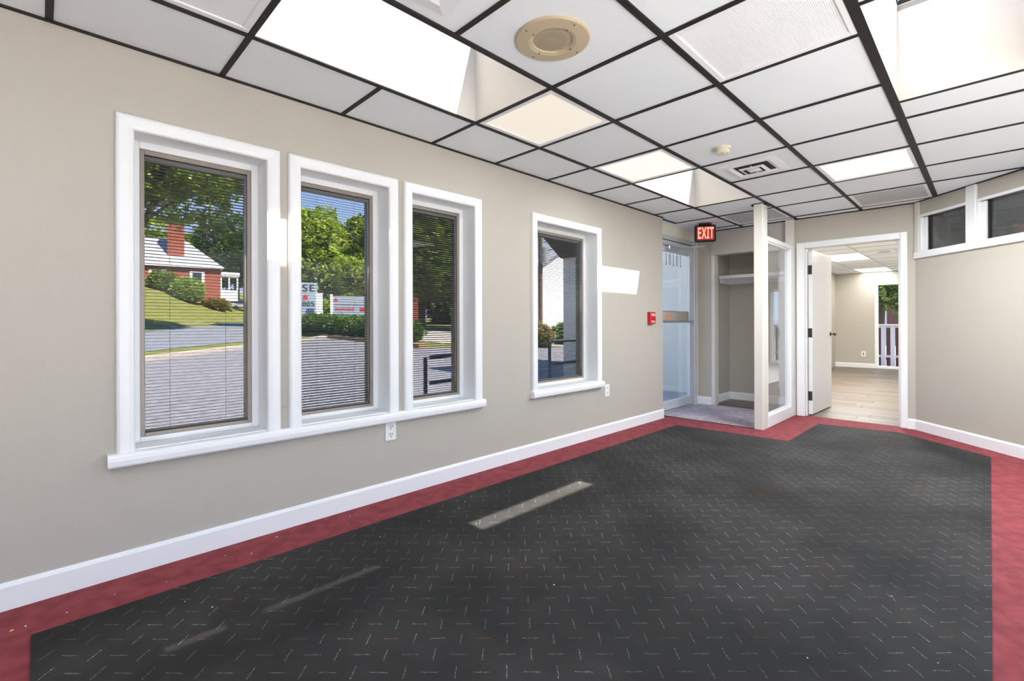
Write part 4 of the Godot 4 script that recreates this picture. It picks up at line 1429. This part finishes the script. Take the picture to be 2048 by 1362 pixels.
	shrub("low flowering bush beside the porch of the house", -35.2, 56.4, 1.4, 1.2, 500, 0.45, Color(0.2, 0.2, 0.05), Color(0.35, 0.24, 0.08), 33)
	shrub("yellow green bush behind the gap between the signs", -12.3, 32.5, 1.5, 2.0, 900, 0.4, y0, y1, 34)
	shrub("yellow green bush above the second white sign", -10.6, 32.0, 1.5, 1.9, 900, 0.4, y0, y1, 35)
	shrub("pinkish flowering bush seen through the separate window", 1.15, 19.6, 0.5, 0.95, 500, 0.2, g1, Color(0.42, 0.25, 0.2), 36)
	shrub("small dark bush against the white gabled house", 2.35, 22.5, 0.55, 0.9, 300, 0.2, g0, g1, 37)
	for k in 3:
		shrub(["tall dark shrub at the back of the drive beside the brick house", "tall dark shrub at the back of the drive under the shady tree", "tall dark shrub in the middle of the thicket behind the drive"][k], -8.0 + k * 2.6, 57.0 + (k % 2) * 2.0, 2.3, 4.6, 900, 0.6, g0, g1, 60 + k)
	houses()
	signs()
	railing()
	# behind the far room window
	fence()

func hedge_core() -> StandardMaterial3D:
	if not M.has("hedge_core"):
		mat("hedge_core", rgb(106, 129, 62), 0.95)
	return M.hedge_core

func face_cam(at: Vector3) -> float:
	return atan2(-at.x, -at.z)

func houses() -> void:
	# brick house on the bank, its long side to the street
	var b := ground(-39.5, 56.0)
	var h := thing("house", "brick house with grey roof and tall red chimney", "house", b, face_cam(b), "houses across the street")
	var st := st_new()
	var x1 := 4.4
	box(st, -9.0, x1, -1.0, 3.3, -8.0, 0.0); mk("wall", st, M.brick_red, h)
	st = st_new()
	var e := 0.35
	var rz := -4.0
	var top := 6.9
	var ca := [Vector3(-9 - e, 3.2, e), Vector3(x1 + e, 3.2, e), Vector3(x1 - 3.6, top, rz), Vector3(-6, top, rz)]
	quad_auto(st, ca[0], ca[1], ca[2], ca[3], Vector3(-2, 0, -4))
	quad_auto(st, Vector3(-9 - e, 3.2, -8 - e), Vector3(x1 + e, 3.2, -8 - e), ca[2], ca[3], Vector3(-2, 0, -4))
	quad_auto(st, ca[1], Vector3(x1 + e, 3.2, -8 - e), ca[2], ca[2], Vector3(-2, 0, -4))
	quad_auto(st, ca[0], Vector3(-9 - e, 3.2, -8 - e), ca[3], ca[3], Vector3(-2, 0, -4))
	mk("roof", st, M.roof_grey, h)
	st = st_new(); box(st, -9 - e, x1 + e, 3.05, 3.25, e - 0.1, e + 0.05); mk("gutter", st, M.outdoor_white, h)
	st = st_new(); box(st, -0.9, 0.75, 3.0, 9.0, -2.4, -1.2); mk("chimney", st, M.brick_red, h)
	for x in [-4.4, -1.9, 2.0]:
		st = st_new(); box(st, x - 0.75, x + 0.75, 0.9, 2.6, 0.0, 0.08, 0.01)
		var f := mk("window", st, M.outdoor_white, h)
		st = st_new(); box(st, x - 0.45, x + 0.45, 1.0, 2.5, 0.08, 0.10); mk("pane", st, M.window_dark, f)
	st = st_new(); box(st, x1, x1 + 1.9, -0.8, 0.5, -3.5, -0.4); mk("porch_base", st, M.outdoor_white, h)
	st = st_new(); box(st, x1, x1 + 2.1, 2.3, 2.75, -3.6, -0.3); mk("porch_roof", st, M.outdoor_white, h)
	for x in [x1 + 0.1, x1 + 0.95, x1 + 1.85]:
		st = st_new(); box(st, x - 0.08, x + 0.08, 0.5, 2.3, -0.6, -0.42); mk("porch_post", st, M.outdoor_white, h)
	# car beside the porch
	var cpos := ground(-37.5, 66.0)
	var c := thing("car", "silver car parked beyond the brick house", "car", cpos, face_cam(cpos) + 0.5)
	st = st_new(); box(st, -2.1, 2.1, 0.35, 0.95, -0.85, 0.85, 0.18); mk("body", st, M.car_silver, c)
	st = st_new()
	loft(st, [Vector3(-1.3, 0.93, -0.75), Vector3(1.1, 0.93, -0.75), Vector3(0.6, 1.45, -0.62), Vector3(-0.9, 1.45, -0.62)], [Vector3(-1.3, 0.93, 0.75), Vector3(1.1, 0.93, 0.75), Vector3(0.6, 1.45, 0.62), Vector3(-0.9, 1.45, 0.62)])
	mk("cabin", st, M.window_dark, c)
	for x in [-1.3, 1.3]:
		for z in [-0.8, 0.8]:
			st = st_new(); tube(st, [Vector3(x, 0.33, z - 0.1), Vector3(x, 0.33, z + 0.1)], 0.33, 16); mk("wheel", st, M.tyre, c)
	# second brick house, half hidden by trees
	b = ground(-15.2, 52.0)
	h = thing("house", "brick house half hidden behind the trees", "house", b, face_cam(b), "houses across the street")
	st = st_new(); box(st, -4.5, 5.5, -1.0, 4.2, -7.0, 0.0); mk("wall", st, M.brick_red, h)
	st = st_new()
	loft(st, [Vector3(-4.9, 4.2, 0.4), Vector3(-4.9, 4.2, -7.4), Vector3(-4.9, 6.6, -3.5)], [Vector3(5.9, 4.2, 0.4), Vector3(5.9, 4.2, -7.4), Vector3(5.9, 6.6, -3.5)])
	mk("roof", st, M.roof_grey, h)
	st = st_new(); box(st, -0.5, 0.6, 4.0, 8.4, -2.2, -1.2); mk("chimney", st, M.brick_red, h)
	for x in [-2.5, 0.8, 3.6]:
		st = st_new(); box(st, x - 0.6, x + 0.6, 1.1, 3.0, 0.0, 0.08)
		var f := mk("window", st, M.outdoor_white, h)
		st = st_new(); box(st, x - 0.45, x + 0.45, 1.25, 2.85, 0.08, 0.1); mk("pane", st, M.window_dark, f)
	# white gabled house seen through the fourth window
	h = thing("house", "white sunlit house with a sloping gable", "house", Vector3(-20, 0, -26.8), 0, "houses across the street")
	st = st_new()
	loft(st, [Vector3(0, -0.6, 4.3), Vector3(0, -0.6, -4.3), Vector3(0, 4.9, -4.3), Vector3(0, 7.2, 0), Vector3(0, 4.9, 4.3)], [Vector3(-9, -0.6, 4.3), Vector3(-9, -0.6, -4.3), Vector3(-9, 4.9, -4.3), Vector3(-9, 7.2, 0), Vector3(-9, 4.9, 4.3)])
	mk("wall", st, M.siding_white, h)
	for s in [-1.0, 1.0]:
		st = st_new()
		quad_auto(st, Vector3(0.3, 4.75, 4.6 * s), Vector3(-9.3, 4.75, 4.6 * s), Vector3(-9.3, 7.3, 0), Vector3(0.3, 7.3, 0), Vector3(-4, 0, 0))
		mk("roof", st, M.roof_grey, h)
	h = thing("house", "pale block with blue windows behind the utility pole", "house", Vector3(-32.0, 0, -33.5), deg_to_rad(20), "houses across the street")
	st = st_new(); box(st, -4.0, 1.2, -0.5, 6.8, -6.0, 0.0); mk("wall", st, M.siding_white, h)
	for y in [1.2, 4.0]:
		for x in [-3.2, -1.5, 0.1]:
			st = st_new(); box(st, x, x + 1.0, y, y + 1.4, 0.0, 0.06); mk("window", st, M.window_blue, h)
	# utility pole
	var p := thing("utility_pole", "wooden utility pole with a transformer can", "utility pole", Vector3(-18.9, 0.0, -21.2))
	st = st_new(); tube(st, [Vector3(0, -0.5, 0), Vector3(0, 8.5, 0)], 0.13, 10); mk("pole", st, M.pole_wood, p)
	st = st_new(); tube(st, [Vector3(0.38, 4.7, 0.1), Vector3(0.38, 5.6, 0.1)], 0.24, 14); mk("transformer", st, M.transformer, p)
	st = st_new(); box(st, -1.0, 1.0, 6.3, 6.42, -0.06, 0.06, 0.0, Transform3D(Basis(Vector3.UP, 0.8), Vector3.ZERO)); mk("crossarm", st, M.pole_wood, p)
	for k in 3:
		st = st_new(); tube(st, [Vector3(-0.6 + k * 0.6, 6.45 - k * 0.5, 0), Vector3(9 + k, 7.6 - k * 0.6, -7), Vector3(20, 9.0 - k * 0.6, -16)], 0.02, 5); mk("wire", st, M.tyre, p)
	# wing of this building beyond the exit door: shaded white wall under a brown mansard
	var wg := thing("building_wing", "shaded white wing with a brown overhanging mansard edge", "building", Vector3(-4.72, 0, -8.0))
	st = st_new(); box(st, -1.76, 1.77, -0.4, 2.55, 0.0, -3.4); mk("wall", st, M.stucco_warmed, wg)
	st = st_new()
	loft(st, [Vector3(-1.80, 2.52, 0.04), Vector3(-1.80, 2.52, -3.4), Vector3(-2.45, 3.5, -3.4), Vector3(-2.45, 3.5, 0.5)], [Vector3(1.77, 2.52, 0.04), Vector3(1.77, 2.52, -3.4), Vector3(1.77, 3.5, -3.4), Vector3(1.77, 3.5, 0.5)])
	mk("mansard", st, M.mansard_brown, wg)

func signs() -> void:
	var b := ground(-12.45, 30.0)
	var s := thing("lease_sign", "pale blue lease sign behind the hedge with large black letters", "sign", b, face_cam(b))
	var up := 3.76 - b.y
	var st := st_new(); box(st, -2.1, 0.16, up - 2.02, up, -0.05, 0.05, 0.01); mk("panel", st, M.sign_face, s)
	var tm := text_mesh("LEASE", 0.6, 0.01, M.sign_ink)
	var tx := inst("lettering", tm, s, Vector3(-0.98, up - 0.36, 0.055))
	tx.scale = Vector3(1.9 / tm.get_aabb().size.x, 0.46 / tm.get_aabb().size.y, 1)
	tm = text_mesh("8005", 0.5, 0.01, M.sign_ink)
	tx = inst("lettering", tm, s, Vector3(-0.50, up - 1.36, 0.055))
	tx.scale = Vector3(0.95 / tm.get_aabb().size.x, 0.28 / tm.get_aabb().size.y, 1)
	st = st_new(); lathe(st, Vector3(-0.55, up - 0.92, 0.05), [Vector2(0.15, 0.0), Vector2(0.14, 0.012), Vector2(0, 0.013)], 18, Basis(Vector3.RIGHT, PI / 2)); mk("emblem", st, M.sign_red, s)
	st = st_new(); box(st, -0.75, -0.36, up - 1.09, up - 1.05, 0.05, 0.058); mk("emblem_bar", st, M.sign_red, s)
	for x in [-1.9, 0.0]:
		st = st_new(); box(st, x - 0.07, x + 0.07, -0.3, up, -0.16, -0.05); mk("post", st, M.outdoor_white, s)
	b = ground(-11.97, 29.5)
	s = thing("white_board_post", "blank white board standing beside the lease sign", "post", b, face_cam(b))
	up = 3.03 - b.y
	st = st_new(); box(st, -0.20, 0.20, -0.3, up, -0.05, 0.05, 0.01); mk("board", st, M.outdoor_white, s)
	st = st_new(); box(st, -0.22, 0.22, up, up + 0.04, -0.07, 0.07, 0.01); mk("cap", st, M.outdoor_white, s)
	b = ground(-9.0, 26.6)
	s = thing("notice_sign", "pale sign with small text lines and red emblem between white posts", "sign", b, face_cam(b) + 0.1)
	up = 2.68 - b.y
	st = st_new(); box(st, -0.97, 0.97, up - 1.18, up, -0.03, 0.03, 0.005); mk("panel", st, M.sign_face, s)
	for x in [-1.04, 1.04]:
		st = st_new(); box(st, x - 0.07, x + 0.07, -0.3, up + 0.09, -0.06, 0.06, 0.01); mk("post", st, M.outdoor_white, s)
	st = st_new()
	loft(st, [Vector3(-0.94, up - 0.29, 0.03), Vector3(-0.68, up - 0.29, 0.03), Vector3(-0.81, up - 0.07, 0.03)], [Vector3(-0.94, up - 0.29, 0.036), Vector3(-0.68, up - 0.29, 0.036), Vector3(-0.81, up - 0.07, 0.036)])
	mk("emblem", st, M.sign_red, s)
	var r := RandomNumberGenerator.new()
	r.seed = 9
	for ln in [[0.16, -0.6, 0.88, 0.026, "sign_grey"], [0.30, -0.6, 0.88, 0.026, "sign_grey"], [0.47, -0.88, 0.88, 0.036, "sign_ink"], [0.72, -0.84, 0.14, 0.085, "sign_red"]]:
		st = st_new()
		var x: float = ln[1]
		while x < ln[2]:
			var wd := r.randf_range(0.035, 0.08)
			box(st, x, x + wd, up - ln[0] - ln[3], up - ln[0] + ln[3], 0.03, 0.034)
			x += wd + r.randf_range(0.025, 0.05)
		mk("text_line", st, M[ln[4]], s)
	st = st_new(); box(st, 0.45, 0.83, up - 0.84, up - 0.62, 0.03, 0.036, 0.002); mk("emblem", st, M.sign_red, s)

func railing() -> void:
	var runs := [["grey pipe handrail outside the third window", -3.02, -4.75, 0.74, 0.80], ["grey pipe handrail outside the separate window", -5.12, -7.6, 0.86, 0.90]]
	for a in runs:
		var base := Vector3(-4.4, -0.12, a[1])
		var r := thing("handrail", a[0], "handrail", base, 0, "ramp handrails")
		var len: float = a[1] - a[2]
		var y0: float = a[3] + 0.12
		var y1: float = a[4] + 0.12
		for k in 3:
			var f := 1.0 - k * 0.33
			var st := st_new()
			tube(st, [Vector3(0, y0 * f, -0.06), Vector3(0, y1 * f, -len)], 0.022, 10)
			mk("rail", st, M.rail_paint, r)
		for zz in [0.0, 0.5, 1.0]:
			var st := st_new()
			tube(st, [Vector3(0, -0.1, -len * zz), Vector3(0, lerpf(y0, y1, zz), -len * zz)], 0.022, 10)
			mk("post", st, M.rail_paint, r)
	# unseen pale forecourt, added to bounce sun onto the ceiling
	var fc := st_new()
	box(fc, 2.36, 9.0, -0.45, -0.02, 10.0, -12.0)
	box(fc, -2.9, 2.36, -0.45, -0.02, 10.0, 3.36)
	struct("added_pavement", fc, M.paving_bounce, "added pale forecourt out of view that bounces sun indoors", "added_pavement")
	# ramp slab
	var st := st_new(); box(st, -4.9, -2.95, -0.4, -0.10, -2.6, -8.6)
	struct("path", st, M.concrete, "concrete ramp outside the window wall", "path")

func fence() -> void:
	var f := thing("fence", "fence of white and brown boards outside the far room window", "fence", Vector3(-2.0, -0.15, -17.0))
	var st := st_new()
	for y in [0.28, 1.12]:
		st = st_new(); box(st, -2.5, 4.0, y, y + 0.06, -0.10, -0.04); mk("rail", st, M.fence_white, f)
	st = st_new(); box(st, -2.5, 4.0, 1.18, 1.22, -0.08, 0.06, 0.004); mk("cap_rail", st, M.fence_white, f)
	var k := 0
	var x := -2.5
	while x < 4.0:
		st = st_new(); box(st, x, x + 0.105, -0.02, 1.18, -0.02, 0.0, 0.003); mk("board", st, M.fence_white, f)
		st = st_new(); box(st, x + 0.105, x + 0.205, -0.02, 1.16, -0.14, -0.115, 0.003); mk("board", st, M.fence_brown, f)
		x += 0.21
		k += 1
	var g0 := Color(0.12, 0.22, 0.04)
	var g1 := Color(0.42, 0.52, 0.12)
	var base := Vector3(-2.9, -0.3, -22.0)
	var t := thing("tree", "bright green tree outside the far room window", "tree", base, 0, "trees outside")
	st = st_new(); tube(st, [Vector3.ZERO, Vector3(0.1, 4.0, 0)], 0.14, 9); mk("trunk", st, M.bark, t)
	foliage(t, "crown", [[Vector3(0.2, 3.4, 0), Vector3(1.6, 1.3, 1.4)], [Vector3(-0.6, 2.7, 0.3), Vector3(1.0, 0.7, 1.0)], [Vector3(1.1, 2.5, 0.2), Vector3(0.9, 0.8, 0.9)]], 900, 0.3, g0, g1, 501)
	var h := thing("house", "small house with a red door seen above the board fence", "house", Vector3(-3.6, -0.3, -34.0), 0, "houses across the street")
	st = st_new(); box(st, -8, 5, 0, 3.4, -5, 0); mk("wall", st, M.siding_white, h)
	st = st_new(); box(st, -0.5, 0.5, 0, 2.6, 0, 0.1); mk("door", st, M.fence_brown, h)
	st = st_new(); box(st, -3.0, -1.0, 0.8, 2.6, 0, 0.1); mk("window", st, M.window_blue, h)
	st = st_new()
	loft(st, [Vector3(-8.3, 3.4, 0.4), Vector3(-8.3, 3.4, -5.4), Vector3(-8.3, 5.4, -2.5)], [Vector3(5.3, 3.4, 0.4), Vector3(5.3, 3.4, -5.4), Vector3(5.3, 5.4, -2.5)])
	mk("roof", st, M.roof_grey, h)

func _ready() -> void:
	rng.seed = 1
	camera_and_light()
	materials()
	shell()
	floors()
	ceiling()
	wells()
	ceiling_things()
	left_windows()
	vestibule()
	wall_things()
	outdoors()
